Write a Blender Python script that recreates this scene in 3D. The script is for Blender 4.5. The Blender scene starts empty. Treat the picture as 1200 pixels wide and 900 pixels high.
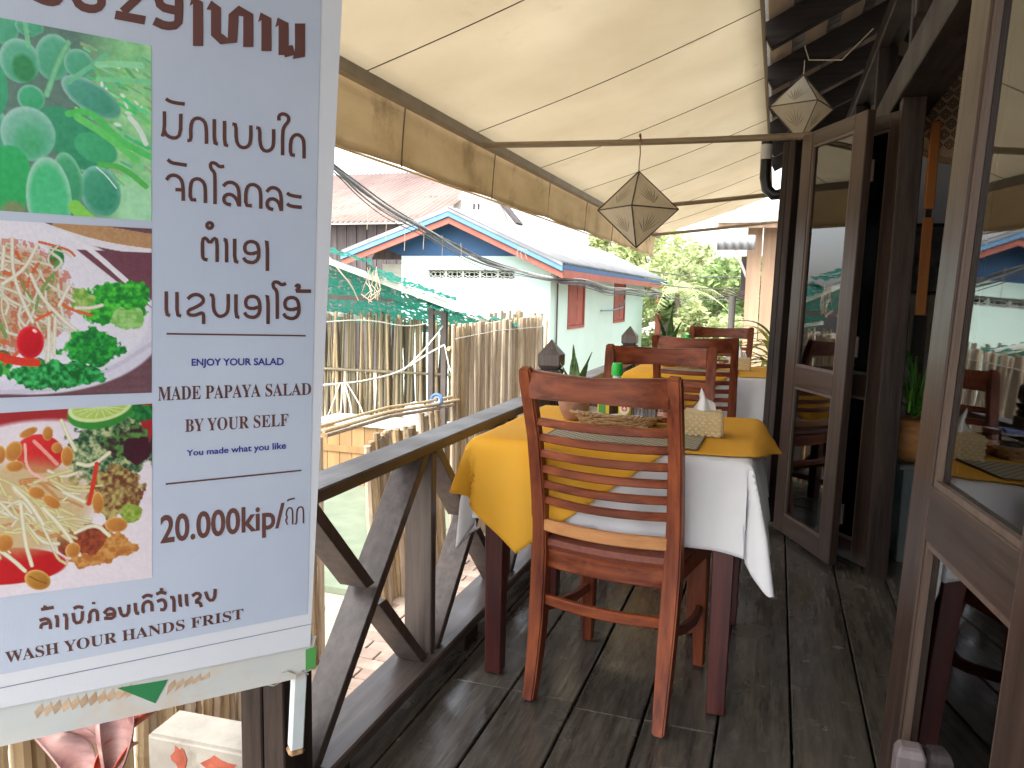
import bpy, bmesh, math, random
import numpy as np
from mathutils import Vector, Matrix, Euler

random.seed(7)
rnd = random.Random(11)
SC = bpy.context.scene
COL = SC.collection
R = math.radians

# ------------------------------------------------------------------ camera
CH, F = 1.2, 900.0
YAW, PIT, ROLL = R(18.85), R(6.6), 0.02
fw = Vector((-math.sin(YAW)*math.cos(PIT), math.cos(YAW)*math.cos(PIT), -math.sin(PIT)))
rt = Vector((math.cos(YAW), math.sin(YAW), 0))
up = rt.cross(fw)
CR = rt*math.cos(ROLL) + up*math.sin(ROLL)
CU = up*math.cos(ROLL) - rt*math.sin(ROLL)
CAM = Vector((0, 0, CH))
cd = bpy.data.cameras.new('camera')
cam = bpy.data.objects.new('camera', cd); COL.objects.link(cam)
cd.sensor_width = 36; cd.lens = 36*F/1200; cd.clip_start = .05; cd.clip_end = 500
cam.matrix_world = Matrix(((CR.x, CU.x, -fw.x, 0), (CR.y, CU.y, -fw.y, 0), (CR.z, CU.z, -fw.z, CH), (0, 0, 0, 1)))
SC.camera = cam

# ------------------------------------------------------------------ light
SUN_EL, SUN_AZ = R(60), R(192)       # azimuth of the sun clockwise from +Y
w = bpy.data.worlds.new('World'); SC.world = w; w.use_nodes = True
nt = w.node_tree; nt.nodes.clear()
sky = nt.nodes.new('ShaderNodeTexSky'); sky.sky_type = 'NISHITA'; sky.sun_disc = False
sky.sun_elevation = SUN_EL; sky.sun_rotation = SUN_AZ; sky.air_density = 1.0; sky.dust_density = 4.0; sky.ozone_density = 1.0
hs = nt.nodes.new('ShaderNodeHueSaturation'); hs.inputs['Saturation'].default_value = 0.28
bg = nt.nodes.new('ShaderNodeBackground'); bg.inputs['Strength'].default_value = 0.15
wo = nt.nodes.new('ShaderNodeOutputWorld')
nt.links.new(sky.outputs[0], hs.inputs['Color']); nt.links.new(hs.outputs[0], bg.inputs['Color']); nt.links.new(bg.outputs[0], wo.inputs[0])
sl = bpy.data.lights.new('sun', 'SUN'); sl.energy = .65; sl.angle = R(24); sl.color = (1, .96, .9)
sun = bpy.data.objects.new('sun', sl); COL.objects.link(sun)
sd = Vector((math.sin(SUN_AZ)*math.cos(SUN_EL), math.cos(SUN_AZ)*math.cos(SUN_EL), math.sin(SUN_EL)))
sun.rotation_euler = sd.to_track_quat('Z', 'Y').to_euler(); sun.location = sd*30
SC.view_settings.view_transform = 'Standard'; SC.view_settings.look = 'None'
SC.view_settings.exposure = 2.45; SC.view_settings.gamma = 1.0
try:
    SC.cycles.max_bounces = 10; SC.cycles.diffuse_bounces = 5; SC.cycles.glossy_bounces = 4
    SC.cycles.transparent_max_bounces = 12; SC.cycles.sample_clamp_indirect = 6
    SC.cycles.use_denoising = True
except Exception:
    pass

# ------------------------------------------------------------------ helpers
def lin(c):
    return tuple(((x/255)/12.92 if x/255 <= .04045 else ((x/255+.055)/1.055)**2.4) for x in c)

MATS = {}
def mat(name, c1, c2=None, scale=(6, 6, 6), detail=5, rough=.5, rough2=None, bump=0., bscale=None, c3=None, wscale=1.5,
        wlo=.55, whi=.7, metal=0., spec=.5, coat=0., trans=0., lo=.35, hi=.65, coords='Object', sheen=0., wst=(1,1,1)):
    if name in MATS: return MATS[name]
    m = bpy.data.materials.new(name); m.use_nodes = True; n = m.node_tree; L = n.links
    b = n.nodes['Principled BSDF']; out = n.nodes['Material Output']
    c2 = c2 or c1
    tc = n.nodes.new('ShaderNodeTexCoord'); oi = n.nodes.new('ShaderNodeObjectInfo')
    ad = n.nodes.new('ShaderNodeVectorMath'); ad.operation = 'MULTIPLY_ADD'
    cmb = n.nodes.new('ShaderNodeCombineXYZ')
    for i in range(3): L.new(oi.outputs['Random'], cmb.inputs[i])
    ad.inputs[1].default_value = (17, 23, 31)
    L.new(cmb.outputs[0], ad.inputs[0]); L.new(tc.outputs[coords], ad.inputs[2])
    mp = n.nodes.new('ShaderNodeMapping'); mp.inputs['Scale'].default_value = scale; L.new(ad.outputs[0], mp.inputs[0])
    no = n.nodes.new('ShaderNodeTexNoise'); no.inputs['Scale'].default_value = 1; no.inputs['Detail'].default_value = detail
    no.inputs['Roughness'].default_value = .62; L.new(mp.outputs[0], no.inputs['Vector'])
    cr = n.nodes.new('ShaderNodeValToRGB'); cr.color_ramp.elements[0].position = lo; cr.color_ramp.elements[1].position = hi
    cr.color_ramp.elements[0].color = (*c1, 1); cr.color_ramp.elements[1].color = (*c2, 1)
    L.new(no.outputs[0], cr.inputs[0]); col = cr.outputs[0]
    if c3:
        n2 = n.nodes.new('ShaderNodeTexNoise'); n2.inputs['Scale'].default_value = wscale; n2.inputs['Detail'].default_value = 9
        n2.inputs['Roughness'].default_value = .7
        m2 = n.nodes.new('ShaderNodeMapping'); m2.inputs['Scale'].default_value = wst; L.new(ad.outputs[0], m2.inputs[0]); L.new(m2.outputs[0], n2.inputs['Vector'])
        r2 = n.nodes.new('ShaderNodeValToRGB'); r2.color_ramp.elements[0].position = wlo; r2.color_ramp.elements[1].position = whi
        L.new(n2.outputs[0], r2.inputs[0])
        mx = n.nodes.new('ShaderNodeMixRGB'); L.new(r2.outputs[0], mx.inputs[0]); L.new(col, mx.inputs[1]); mx.inputs[2].default_value = (*c3, 1)
        col = mx.outputs[0]
    # each object a slightly different tone
    hv = n.nodes.new('ShaderNodeHueSaturation'); mr = n.nodes.new('ShaderNodeMapRange')
    mr.inputs['To Min'].default_value = .86; mr.inputs['To Max'].default_value = 1.14
    L.new(oi.outputs['Random'], mr.inputs[0]); L.new(mr.outputs[0], hv.inputs['Value']); L.new(col, hv.inputs['Color']); col = hv.outputs[0]
    L.new(col, b.inputs['Base Color'])
    b.inputs['Metallic'].default_value = metal; b.inputs['Specular IOR Level'].default_value = spec
    b.inputs['Coat Weight'].default_value = coat; b.inputs['Coat Roughness'].default_value = .15
    if sheen: b.inputs['Sheen Weight'].default_value = sheen
    if rough2 is not None:
        rr = n.nodes.new('ShaderNodeMapRange'); rr.inputs['From Min'].default_value = .3; rr.inputs['From Max'].default_value = .7
        rr.inputs['To Min'].default_value = rough; rr.inputs['To Max'].default_value = rough2
        n3 = n.nodes.new('ShaderNodeTexNoise'); n3.inputs['Scale'].default_value = 5; n3.inputs['Detail'].default_value = 6
        L.new(ad.outputs[0], n3.inputs['Vector']); L.new(n3.outputs[0], rr.inputs[0]); L.new(rr.outputs[0], b.inputs['Roughness'])
    else: b.inputs['Roughness'].default_value = rough
    if bump:
        bp = n.nodes.new('ShaderNodeBump'); bp.inputs['Strength'].default_value = bump; bp.inputs['Distance'].default_value = .004
        src = no
        if bscale:
            m3 = n.nodes.new('ShaderNodeMapping'); m3.inputs['Scale'].default_value = bscale; L.new(ad.outputs[0], m3.inputs[0])
            src = n.nodes.new('ShaderNodeTexNoise'); src.inputs['Scale'].default_value = 1; src.inputs['Detail'].default_value = 4; L.new(m3.outputs[0], src.inputs['Vector'])
        L.new(src.outputs[0], bp.inputs['Height']); L.new(bp.outputs[0], b.inputs['Normal'])
    if trans:
        tr = n.nodes.new('ShaderNodeBsdfTranslucent'); L.new(col, tr.inputs[0])
        ms = n.nodes.new('ShaderNodeMixShader'); ms.inputs[0].default_value = trans
        L.new(b.outputs[0], ms.inputs[1]); L.new(tr.outputs[0], ms.inputs[2]); L.new(ms.outputs[0], out.inputs[0])
    MATS[name] = m
    return m

def wood(name, c1, c2, axis='z', s=40, rough=.45, **k):
    sc = [s, s, s]; sc['xyz'.index(axis)] = s*.06
    return mat(name, c1, c2, scale=tuple(sc), rough=rough, bump=k.pop('bump', .25), **k)

def glassmat(name, tint, refl=.12, rough=.02):
    m = bpy.data.materials.new(name); m.use_nodes = True; n = m.node_tree; n.nodes.clear(); L = n.links
    out = n.nodes.new('ShaderNodeOutputMaterial'); t = n.nodes.new('ShaderNodeBsdfTransparent'); t.inputs[0].default_value = (*tint, 1)
    g = n.nodes.new('ShaderNodeBsdfGlossy'); g.inputs['Roughness'].default_value = rough
    f = n.nodes.new('ShaderNodeFresnel'); f.inputs[0].default_value = 2.3
    mx = n.nodes.new('ShaderNodeMixShader'); L.new(f.outputs[0], mx.inputs[0]); L.new(t.outputs[0], mx.inputs[1]); L.new(g.outputs[0], mx.inputs[2])
    L.new(mx.outputs[0], out.inputs[0]); MATS[name] = m; return m

class G:
    def __init__(s): s.v = []; s.f = []
    def add(s, vs, fs):
        o = len(s.v); s.v += [tuple(v) for v in vs]; s.f += [tuple(i+o for i in f) for f in fs]; return s
    def box(s, a, b):
        x0, y0, z0 = a; x1, y1, z1 = b
        return s.add([(x0,y0,z0),(x1,y0,z0),(x1,y1,z0),(x0,y1,z0),(x0,y0,z1),(x1,y0,z1),(x1,y1,z1),(x0,y1,z1)],
                     [(0,3,2,1),(4,5,6,7),(0,1,5,4),(1,2,6,5),(2,3,7,6),(3,0,4,7)])
    def sweep(s, pts, w, t, upv=(0, 0, 1), closed_ends=True):
        """rectangular section, w along the side vector, t along the up vector; w, t numbers or lists"""
        P = [Vector(p) for p in pts]; n = len(P); U = Vector(upv)
        W = w if isinstance(w, (list, tuple)) else [w]*n; T = t if isinstance(t, (list, tuple)) else [t]*n
        vs = []
        for i in range(n):
            d = (P[min(i+1, n-1)]-P[max(i-1, 0)]).normalized()
            sd_ = d.cross(U)
            sd_ = sd_.normalized() if sd_.length > 1e-6 else Vector((1, 0, 0))
            uu = sd_.cross(d).normalized()
            for a, b in ((-1,-1),(1,-1),(1,1),(-1,1)): vs.append(P[i]+sd_*a*W[i]/2+uu*b*T[i]/2)
        fs = []
        for i in range(n-1):
            for k in range(4): fs.append((4*i+k, 4*i+(k+1)%4, 4*i+4+(k+1)%4, 4*i+4+k))
        fs += [(3,2,1,0), (4*n-4,4*n-3,4*n-2,4*n-1)]
        return s.add(vs, fs)
    def tube(s, pts, r, seg=8, cap=True):
        P = [Vector(p) for p in pts]; n = len(P); Rr = r if isinstance(r, (list, tuple)) else [r]*n
        vs = []; prev = None
        for i in range(n):
            d = (P[min(i+1, n-1)]-P[max(i-1, 0)]).normalized()
            if prev is None:
                a = Vector((0,0,1)) if abs(d.z) < .9 else Vector((1,0,0)); u = d.cross(a).normalized()
            else:
                u = (prev-d*prev.dot(d)).normalized()
            prev = u; v = d.cross(u)
            for k in range(seg):
                an = 2*math.pi*k/seg; vs.append(P[i]+(u*math.cos(an)+v*math.sin(an))*Rr[i])
        fs = [(i*seg+k, i*seg+(k+1)%seg, (i+1)*seg+(k+1)%seg, (i+1)*seg+k) for i in range(n-1) for k in range(seg)]
        if cap: fs += [tuple(range(seg))[::-1], tuple(range((n-1)*seg, n*seg))]
        return s.add(vs, fs)
    def lathe(s, prof, seg=20, c=(0,0,0), cap=True):
        vs = [(c[0]+r*math.cos(2*math.pi*k/seg), c[1]+r*math.sin(2*math.pi*k/seg), c[2]+z) for r, z in prof for k in range(seg)]
        n = len(prof)
        fs = [(i*seg+k, i*seg+(k+1)%seg, (i+1)*seg+(k+1)%seg, (i+1)*seg+k) for i in range(n-1) for k in range(seg)]
        if cap: fs += [tuple(range(seg))[::-1], tuple(range((n-1)*seg, n*seg))]
        return s.add(vs, fs)
    def grid(s, fn, nu, nv):
        vs = [fn(i/nu, j/nv) for j in range(nv+1) for i in range(nu+1)]
        fs = [(j*(nu+1)+i, j*(nu+1)+i+1, (j+1)*(nu+1)+i+1, (j+1)*(nu+1)+i) for j in range(nv) for i in range(nu)]
        return s.add(vs, fs)
    def prism(s, poly, axis, a, b):
        """poly of 2D points extruded along axis ('x','y','z') from a to b"""
        n = len(poly)
        def mk(p, h): return {'x': (h, p[0], p[1]), 'y': (p[0], h, p[1]), 'z': (p[0], p[1], h)}[axis]
        vs = [mk(p, a) for p in poly]+[mk(p, b) for p in poly]
        return s.add(vs, [tuple(range(n))[::-1], tuple(range(n, 2*n))]+[(i, (i+1)%n, n+(i+1)%n, n+i) for i in range(n)])
    def mesh(s, name, bevel=0, smooth=False, seg=1):
        me = bpy.data.meshes.new(name); me.from_pydata(s.v, [], s.f)
        bm = bmesh.new(); bm.from_mesh(me)
        bmesh.ops.recalc_face_normals(bm, faces=bm.faces)
        if bevel:
            es = [e for e in bm.edges if len(e.link_faces) == 2 and e.calc_face_angle(0) > .6]
            bmesh.ops.bevel(bm, geom=es, offset=bevel, segments=seg, affect='EDGES', clamp_overlap=True)
        bm.to_mesh(me); bm.free()
        if smooth:
            for p in me.polygons: p.use_smooth = True
            try: me.set_sharp_from_angle(angle=R(40))
            except Exception: pass
        return me
    def build(s, name, m, parent=None, bevel=0, smooth=False, seg=1, loc=None, rot=None, thick=0, **tags):
        me = s.mesh(name, bevel, smooth, seg); me.materials.append(m)
        o = bpy.data.objects.new(name, me); COL.objects.link(o)
        if parent: o.parent = parent
        if loc: o.location = loc
        if rot: o.rotation_euler = rot
        if thick:
            md = o.modifiers.new('thickness', 'SOLIDIFY'); md.thickness = thick; md.offset = 0
        for k, v in tags.items(): o[k] = v
        return o

def thing(name, label, cat, loc=(0,0,0), rz=0., group=None):
    o = bpy.data.objects.new(name, None); COL.objects.link(o); o.empty_display_size = .1
    o.location = loc; o.rotation_euler = (0, 0, rz); o['label'] = label; o['category'] = cat
    if group: o['group'] = group
    return o
def inst(name, me, parent=None, loc=(0,0,0), rot=(0,0,0), sc=(1,1,1), **tags):
    o = bpy.data.objects.new(name, me); COL.objects.link(o); o.location = loc; o.rotation_euler = rot; o.scale = sc
    if parent: o.parent = parent
    for k, v in tags.items(): o[k] = v
    return o
def dup(root, loc, rz, label):
    r = root.copy(); COL.objects.link(r); r.location = loc; r.rotation_euler = (0, 0, rz); r['label'] = label
    for ch in list(root.children):
        c = ch.copy(); COL.objects.link(c); c.parent = r
        for g in list(ch.children):
            d = g.copy(); COL.objects.link(d); d.parent = c
    return r
def withmat(me, m): me.materials.append(m); return me

# ------------------------------------------------------------------ materials
DK = (.02, .014, .012); DK2 = (.048, .034, .028)
dark = {a: wood('dark_wood_'+a, DK, DK2, a, 45, rough=.42, rough2=.6, spec=.18) for a in 'xyz'}
railw = {a: wood('rail_wood_'+a, (.062, .048, .042), (.115, .09, .078), a, 45, rough=.3, rough2=.5, c3=(.24,.21,.19), wscale=6, wlo=.66, whi=.75) for a in 'xyz'}
doorw = {a: wood('door_wood_'+a, (.030, .018, .013), (.056, .034, .026), a, 45, rough=.28, rough2=.42, spec=.36) for a in 'xyz'}
beadw = wood('bead_wood', (.07, .045, .034), (.11, .075, .055), 'z', 40, rough=.4)
chairw = {a: wood('chair_wood_'+a, (.095, .018, .007), (.255, .064, .022), a, 34, rough=.32, rough2=.45, spec=.32, c3=(.36, .13, .04), wscale=4, wlo=.62, whi=.8) for a in 'xyz'}
tablew = wood('table_wood', (.035, .006, .006), (.09, .018, .013), 'z', 45, rough=.35)
leather = mat('brown_leather', (.15, .042, .026), (.20, .062, .038), scale=(60,60,60), rough=.5, spec=.25, bump=.2)
plankw = wood('floor_plank', (.040, .035, .029), (.092, .081, .066), 'y', 34, rough=.1, rough2=.32, spec=.6, c3=(.155, .14, .118), wscale=13, wlo=.46, whi=.88, wst=(4,.6,1), bump=.35)
canvas = mat('awning_canvas', (.63, .575, .46), (.70, .65, .54), scale=(1.2,1.2,1.2), rough=.8, trans=.43, c3=(.50, .43, .31), wscale=2.2, wlo=.6, whi=.78, bump=.15, bscale=(90,90,90))
valance_m = mat('valance_canvas', (.58, .47, .29), (.68, .57, .38), scale=(2,2,5), rough=.8, trans=.35, c3=(.36, .27, .14), wscale=3, wlo=.52, whi=.75)
stain = mat('seam_dark', (.10,.085,.06), rough=.8)
tubem = mat('bamboo_tube', (.20,.15,.09), (.27,.21,.13), scale=(8,60,60), rough=.5)
whitecl = mat('white_cotton', (.72, .73, .76), (.80, .80, .82), scale=(3,3,3), rough=.85, bump=.12, bscale=(350,350,350), trans=.12, sheen=.2)
yellowcl = mat('yellow_cotton', (.87, .435, .035), (.90, .49, .06), scale=(3,3,3), rough=.8, bump=.12, bscale=(350,350,350), trans=.12, spec=.2)
paperm = mat('handmade_paper', (.76,.70,.58), (.82,.77,.65), scale=(40,40,40), rough=.8, trans=.6)
sprigm = mat('pressed_leaf', (.36,.31,.22), rough=.8)
ltframe = mat('lantern_edge', (.05,.035,.025), (.1,.07,.05), scale=(40,40,40), rough=.6)
ropem = mat('rope', (.36,.30,.2), (.5,.42,.3), scale=(60,60,60), rough=.9)
twine = mat('white_twine', (.48,.48,.43), (.6,.6,.55), scale=(60,60,60), rough=.9)
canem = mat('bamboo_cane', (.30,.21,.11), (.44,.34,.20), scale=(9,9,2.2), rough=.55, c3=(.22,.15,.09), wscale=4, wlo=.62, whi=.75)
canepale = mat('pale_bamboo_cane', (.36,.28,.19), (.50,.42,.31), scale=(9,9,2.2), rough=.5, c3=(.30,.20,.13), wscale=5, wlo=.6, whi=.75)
canedark = mat('shaded_bamboo_cane', (.13,.105,.06), (.23,.19,.12), scale=(9,9,2.2), rough=.7)  # darker cane: the back yard's shade is put into the colour
mint = mat('mint_plaster', (.55,.74,.65), (.60,.78,.70), scale=(1.5,1.5,1.5), rough=.85, c3=(.58,.74,.66), wscale=1.1, wlo=.5, whi=.7)
bluep = mat('blue_paint', (.02,.085,.20), (.03,.11,.25), scale=(2,8,2), rough=.6)
ltblue = mat('light_blue_paint', (.10,.25,.43), (.14,.30,.48), scale=(4,4,4), rough=.6)
salmon = mat('salmon_paint', (.33,.095,.065), (.40,.13,.09), scale=(4,4,4), rough=.7)
redwood = wood('red_shutter_paint', (.30,.08,.055), (.40,.12,.085), 'z', 20, rough=.7)
tin = mat('grey_tin_roof', (.19,.195,.20), (.27,.275,.28), scale=(2,2,2), rough=.5, c3=(.30,.24,.2), wscale=2, wlo=.6, whi=.72)
rusty = mat('faded_rusty_tin', (.20,.13,.11), (.28,.20,.17), scale=(1,.2,1), rough=.7, c3=(.15,.08,.065), wscale=1.3, wlo=.55, whi=.7)
darkplank = wood('weathered_plank', (.055,.045,.045), (.11,.09,.09), 'z', 10, rough=.8)
whitewall = mat('whitewash', (.70,.68,.64), (.78,.77,.73), scale=(2,2,2), rough=.9, c3=(.42,.38,.3), wscale=2.5, wlo=.6, whi=.75)
glass = glassmat('window_glass', (.86,.9,.9))
whitemetal = mat('white_painted_steel', (.66,.74,.75), (.74,.80,.80), scale=(20,20,20), rough=.35, c3=(.35,.16,.06), wscale=9, wlo=.72, whi=.76)
leafm = mat('leaf_green', (.045,.16,.02), (.10,.26,.04), scale=(5,5,5), rough=.5, trans=.3)
leafy = mat('leaf_yellow_green', (.50,.56,.12), (.72,.68,.18), scale=(5,5,5), rough=.5, trans=.35)
leaff = mat('foliage_far', (.22,.34,.12), (.36,.45,.19), scale=(1.2,1.2,1.2), rough=.6, trans=.35)  # paled leaf colour standing in for distant haze
leafl = mat('foliage_far_light', (.36,.44,.20), (.52,.56,.28), scale=(1.2,1.2,1.2), rough=.6, trans=.35)  # paler still, haze put into the leaf colour
snake = mat('snake_leaf', (.045,.11,.03), (.13,.24,.07), scale=(4,4,70), rough=.4)
clay = mat('terracotta', (.30,.14,.08), (.40,.21,.13), scale=(25,25,25), rough=.8)
wick = mat('wicker', (.27,.15,.07), (.52,.36,.18), scale=(120,120,120), rough=.7, bump=.6)
palmw = mat('palm_weave', (.60,.46,.23), (.72,.58,.34), scale=(120,120,120), rough=.7, bump=.4)
greym = mat('steel_brown', (.07,.055,.05), (.1,.08,.07), rough=.6)
black = mat('black_plastic', (.012,.012,.013), rough=.35)

# ================================================================== SETTING
# ground: one big sheet, dusty light concrete
g = G().grid(lambda u, v: (-70+140*u, -25+145*v, -.95), 12, 12)
g.build('ground', mat('dusty_ground', (.25,.21,.165), (.31,.265,.21), scale=(.8,.8,.8), rough=.95, c3=(.19,.165,.125), wscale=.9, bump=.4, bscale=(30,30,30)), kind='structure')
slab = G().box((-6.2, 4.6, -.946), (-2.55, 9.0, -.90)).build('concrete_slab', mat('shaded_green_concrete', (.12,.15,.10), (.17,.20,.14), scale=(3,3,3), rough=.8, c3=(.19,.20,.15), wscale=2, bump=.2), kind='structure')  # shade under the green net is put into the slab colour
# brick paving beside the balcony
pv = G().box((-2.4, -1.0, -.946), (-1.05, 9.5, -.935)).build('paved_path', mat('sand_joint', (.34,.27,.2), (.40,.32,.25), rough=.95), kind='structure')
brickm = mat('pale_paving_brick', (.30,.225,.18), (.38,.29,.24), scale=(9,9,9), rough=.9, c3=(.42,.36,.3), wscale=3, bump=.5, bscale=(60,60,60))
bme = withmat(G().box((-.108, -.052, 0), (.108, .052, .03)).mesh('paving_brick', .004), brickm)
nb = 0
for j in range(46):
    for i in range(7):
        if nb >= 298: break
        x = -2.32+.226*i+(.11 if j % 2 else 0); y = 1.25+.111*j
        if x > -1.1: continue
        nb += 1
        inst('paving_brick', bme, pv, (x, y, -.938+rnd.uniform(0, .004)), (rnd.uniform(-.01,.01), rnd.uniform(-.01,.01), rnd.uniform(-.02,.02)))

# balcony deck: dark underfloor with planks on it
fl = G().box((-1.08, -1.6, -.16), (3.9, 9.2, -.05)).build('floor', mat('underfloor', (.006,.005,.004), rough=.9), kind='structure')
gaps = [-.914, -.71, -.505, -.30, -.095, .104, .31, .515, .72, .93, 1.14, 1.35, 1.56, 1.78, 2.0, 2.25, 2.5, 2.75, 3.0, 3.3, 3.6, 3.9]
ends = {0: [-1.6, .4, 2.12, 4.6, 9.2], 1: [-1.6, .2, 2.12, 4.6, 9.2], 2: [-1.6, 2.09, 5.2, 9.2], 3: [-1.6, 2.10, 5.2, 9.2]}
for i in range(len(gaps)-1):
    e = ends.get(i, [-1.6, 1.2+.0*i, 5.9, 9.2] if i > 7 else [-1.6, -.5, 9.2])
    for k in range(len(e)-1):
        a = .0035 if i < 7 else .003
        z = -.004+rnd.uniform(-.002, .002)
        G().box((gaps[i]+a, e[k]+.0015, -.045), (gaps[i+1]-a, e[k+1]-.0015, z)).build('plank', plankw, fl, bevel=.003)
G().box((-1.075, -1.6, -.045), (-.918, 9.2, -.005)).build('plank', plankw, fl, bevel=.003)
G().box((-1.09, -1.6, -.95), (-1.04, 9.2, -.2)).build('deck_skirt', darkplank, fl)

# ------------------------------------------------------------------ balcony railing
rl = thing('balcony_railing', 'dark wooden balcony railing with crossed braces and pointed post tops', 'railing', (-1.0, 0, 0))
def finial_post(y, top, fin):
    g = G().box((-.055, y-.055, -.1), (.055, y+.055, top if not fin else .80))
    o = g.build('post', railw['z'], rl, bevel=.004)
    if fin:
        G().lathe([(.066,0),(.072,.018),(.062,.028),(.075,.045),(.075,.055)], 4).build('post_collar', dark['z'], o, loc=(0, y, .80), rot=(0,0,R(45)))
        G().lathe([(.052,.055),(.074,.075),(.074,.125),(.002,.195)], 4).build('post_cap', railw['z'], o, loc=(0, y, .80), rot=(0,0,R(45)))
posts = [1.36, 2.085, 2.80, 3.50, 4.2, 4.9, 5.56, 6.3, 7.0, 7.7]
for i, y in enumerate(posts):
    if i in (3, 6, 9): finial_post(y, 1, True)
    elif i == 0: G().box((-.055, y-.055, -.1), (.0, y+.055, .715)).box((.002, y-.053, -.1), (.055, y+.055, .715)).build('post', dark['z'], rl, bevel=.003)
    else: G().box((-.046, y-.017, .09), (.046, y+.017, .722)).build('post', railw['z'], rl, bevel=.003)
G().box((-.055, 1.30, .724), (.05, 3.44, .757)).build('top_rail', railw['y'], rl, bevel=.004)
G().box((-.055, 3.56, .724), (.05, 5.50, .757)).build('top_rail', railw['y'], rl, bevel=.004)
G().box((-.055, 5.62, .724), (.05, 7.64, .757)).build('top_rail', railw['y'], rl, bevel=.004)
G().box((-.07, 1.30, .052), (.072, 3.44, .088)).build('bottom_rail', railw['y'], rl, bevel=.005)
G().box((-.07, 3.56, .052), (.072, 5.50, .088)).build('bottom_rail', railw['y'], rl, bevel=.005)
G().box((-.07, 5.62, .052), (.072, 7.64, .088)).build('bottom_rail', railw['y'], rl, bevel=.005)
for y in (1.5, 2.36, 3.2, 4.3, 5.2, 6.2, 7.2):
    G().box((-.05, y-.06, -.004), (.066, y+.06, .053)).build('support_block', dark['y'], rl, bevel=.004)
for i in range(len(posts)-1):
    a = posts[i]+(.055 if i in (0,3,6) else .018); b = posts[i+1]-(.055 if i+1 in (3,6,9) else .018)
    def diag(y0, z0, y1, z1, x0=-.043, x1=.044):
        # flat board, .087 across the rail and 32 mm thick, ends cut level
        d = Vector((y1-y0, z1-z0)); hw = .016*d.length/abs(d.y)
        G().prism([(y0-hw, z0), (y0+hw, z0), (y1+hw, z1), (y1-hw, z1)], 'x', x0, x1).build('brace', railw['z'], rl, bevel=.002)
    z0, z1 = .089, .7235; k_ = (b-a-.06)/(z1-z0); m_ = (a+b)/2; zm = (z0+z1)/2; gp_ = .034
    diag(a+.03, z0, b-.03, z1)
    diag(a+.03, z1, a+.03+k_*(z1-zm-gp_), zm+gp_, -.041, .040); diag(b-.03-k_*(zm-gp_-z0), zm-gp_, b-.03, z0, -.041, .040)

# ------------------------------------------------------------------ restaurant building
rb = thing('restaurant_building', 'dark timber restaurant front along the right side of the balcony', 'building', (.46, 4, 0))
def rpart(g, name, m, bevel=0, parent=rb, **k):
    g.v = [(v[0]-.46, v[1]-4, v[2]) for v in g.v] if parent is rb else g.v
    return g.build(name, m, parent, bevel=bevel, **k)
for y in (-1.5, .35, 3.69, 4.95, 9.0):
    lx = .01 if y > 3 else 0; rpart(G().add([(.435,y-.045,-.045),(.527,y-.045,-.045),(.527,y+.045,-.045),(.435,y+.045,-.045),(.435+lx,y-.045,2.05),(.527+lx,y-.045,2.05),(.527+lx,y+.045,2.05),(.435+lx,y+.045,2.05)], [(0,3,2,1),(4,5,6,7),(0,1,5,4),(1,2,6,5),(2,3,7,6),(3,0,4,7)]), 'door_post', dark['z'], .004)
rpart(G().box((.43, -1.6, 2.05), (.60, 9.1, 2.20)), 'lintel', dark['y'], .005)
rpart(G().box((.45, -1.6, 2.62), (.58, 9.1, 2.72)), 'wall_plate', dark['y'], .005)
for y in (-1.5, -.2, 1.1, 2.4, 3.69, 4.95, 6.3, 7.6, 9.0):
    rpart(G().box((.46, y-.035, 2.20), (.57, y+.035, 2.62)), 'transom_post', dark['z'], .003)
for y0, y1 in ((-1.465,-.235), (-.165,1.065), (1.135,2.365), (2.435,3.655), (3.725,4.915), (4.985,6.265)):
    rpart(G().box((.51, y0, 2.20), (.516, y1, 2.62)), 'transom_pane', glass)
for k in range(20):
    y = 5.01+.2*k
    rpart(G().box((.49, y, -.04), (.53, y+.19, 2.05)), 'wall_board', dark['z'], .003)
# gable of wood above the transom and the roof
SL = math.tan(R(27))
blackw = wood('rafter_wood', (.010,.008,.007), (.022,.016,.013), 'x', 45, rough=.6, spec=.12)  # near-black rafter wood, darker than the posts
for y in (.3, 1.15, 2.0, 2.85, 3.71, 4.57, 5.41, 6.2, 7.05, 7.9, 8.75):
    a = Vector((-.14, y, 2.615)); b = Vector((3.2, y, 2.615+3.34*SL))
    g = G().sweep([a, b], .06, .14, (0, 0, 1)); rpart(g, 'rafter', blackw, .003)
roofboard = wood('roof_board', (.24,.17,.11), (.36,.26,.17), 'y', 12, rough=.7)
for k in range(17):
    x = -.13+.2*k; z = 2.60+(x+.17)*SL+.095; b_ = .125
    rpart(G().add([(x,-1.6,z),(x+b_,-1.6,z+b_*SL),(x+b_,9.2,z+b_*SL),(x,9.2,z),(x,-1.6,z+.02),(x+b_,-1.6,z+.02+b_*SL),(x+b_,9.2,z+.02+b_*SL),(x,9.2,z+.02)],
          [(0,3,2,1),(4,5,6,7),(0,1,5,4),(1,2,6,5),(2,3,7,6),(3,0,4,7)]), 'roof_board', roofboard)
def corr(u0, u1, n, amp, P, Q, Rr, name, m, parent, thick=.004):
    """corrugated sheet: origin P, across vector Q (ribs repeat along it), along vector Rr"""
    P, Q, Rr = Vector(P), Vector(Q), Vector(Rr); N = Q.cross(Rr).normalized()
    N = N if N.z > 0 else -N
    return G().grid(lambda u, v: tuple(P+Q*u+Rr*v+N*amp*math.sin(u*n*2*math.pi)), n*6, 1).build(name, m, parent, smooth=True, thick=thick)
corr(0,1,120,.02,(-.17-.46,-1.7-4,2.735),(0,11,0),(3.8,0,3.8*SL),'roof_sheet',tin,rb)
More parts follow.
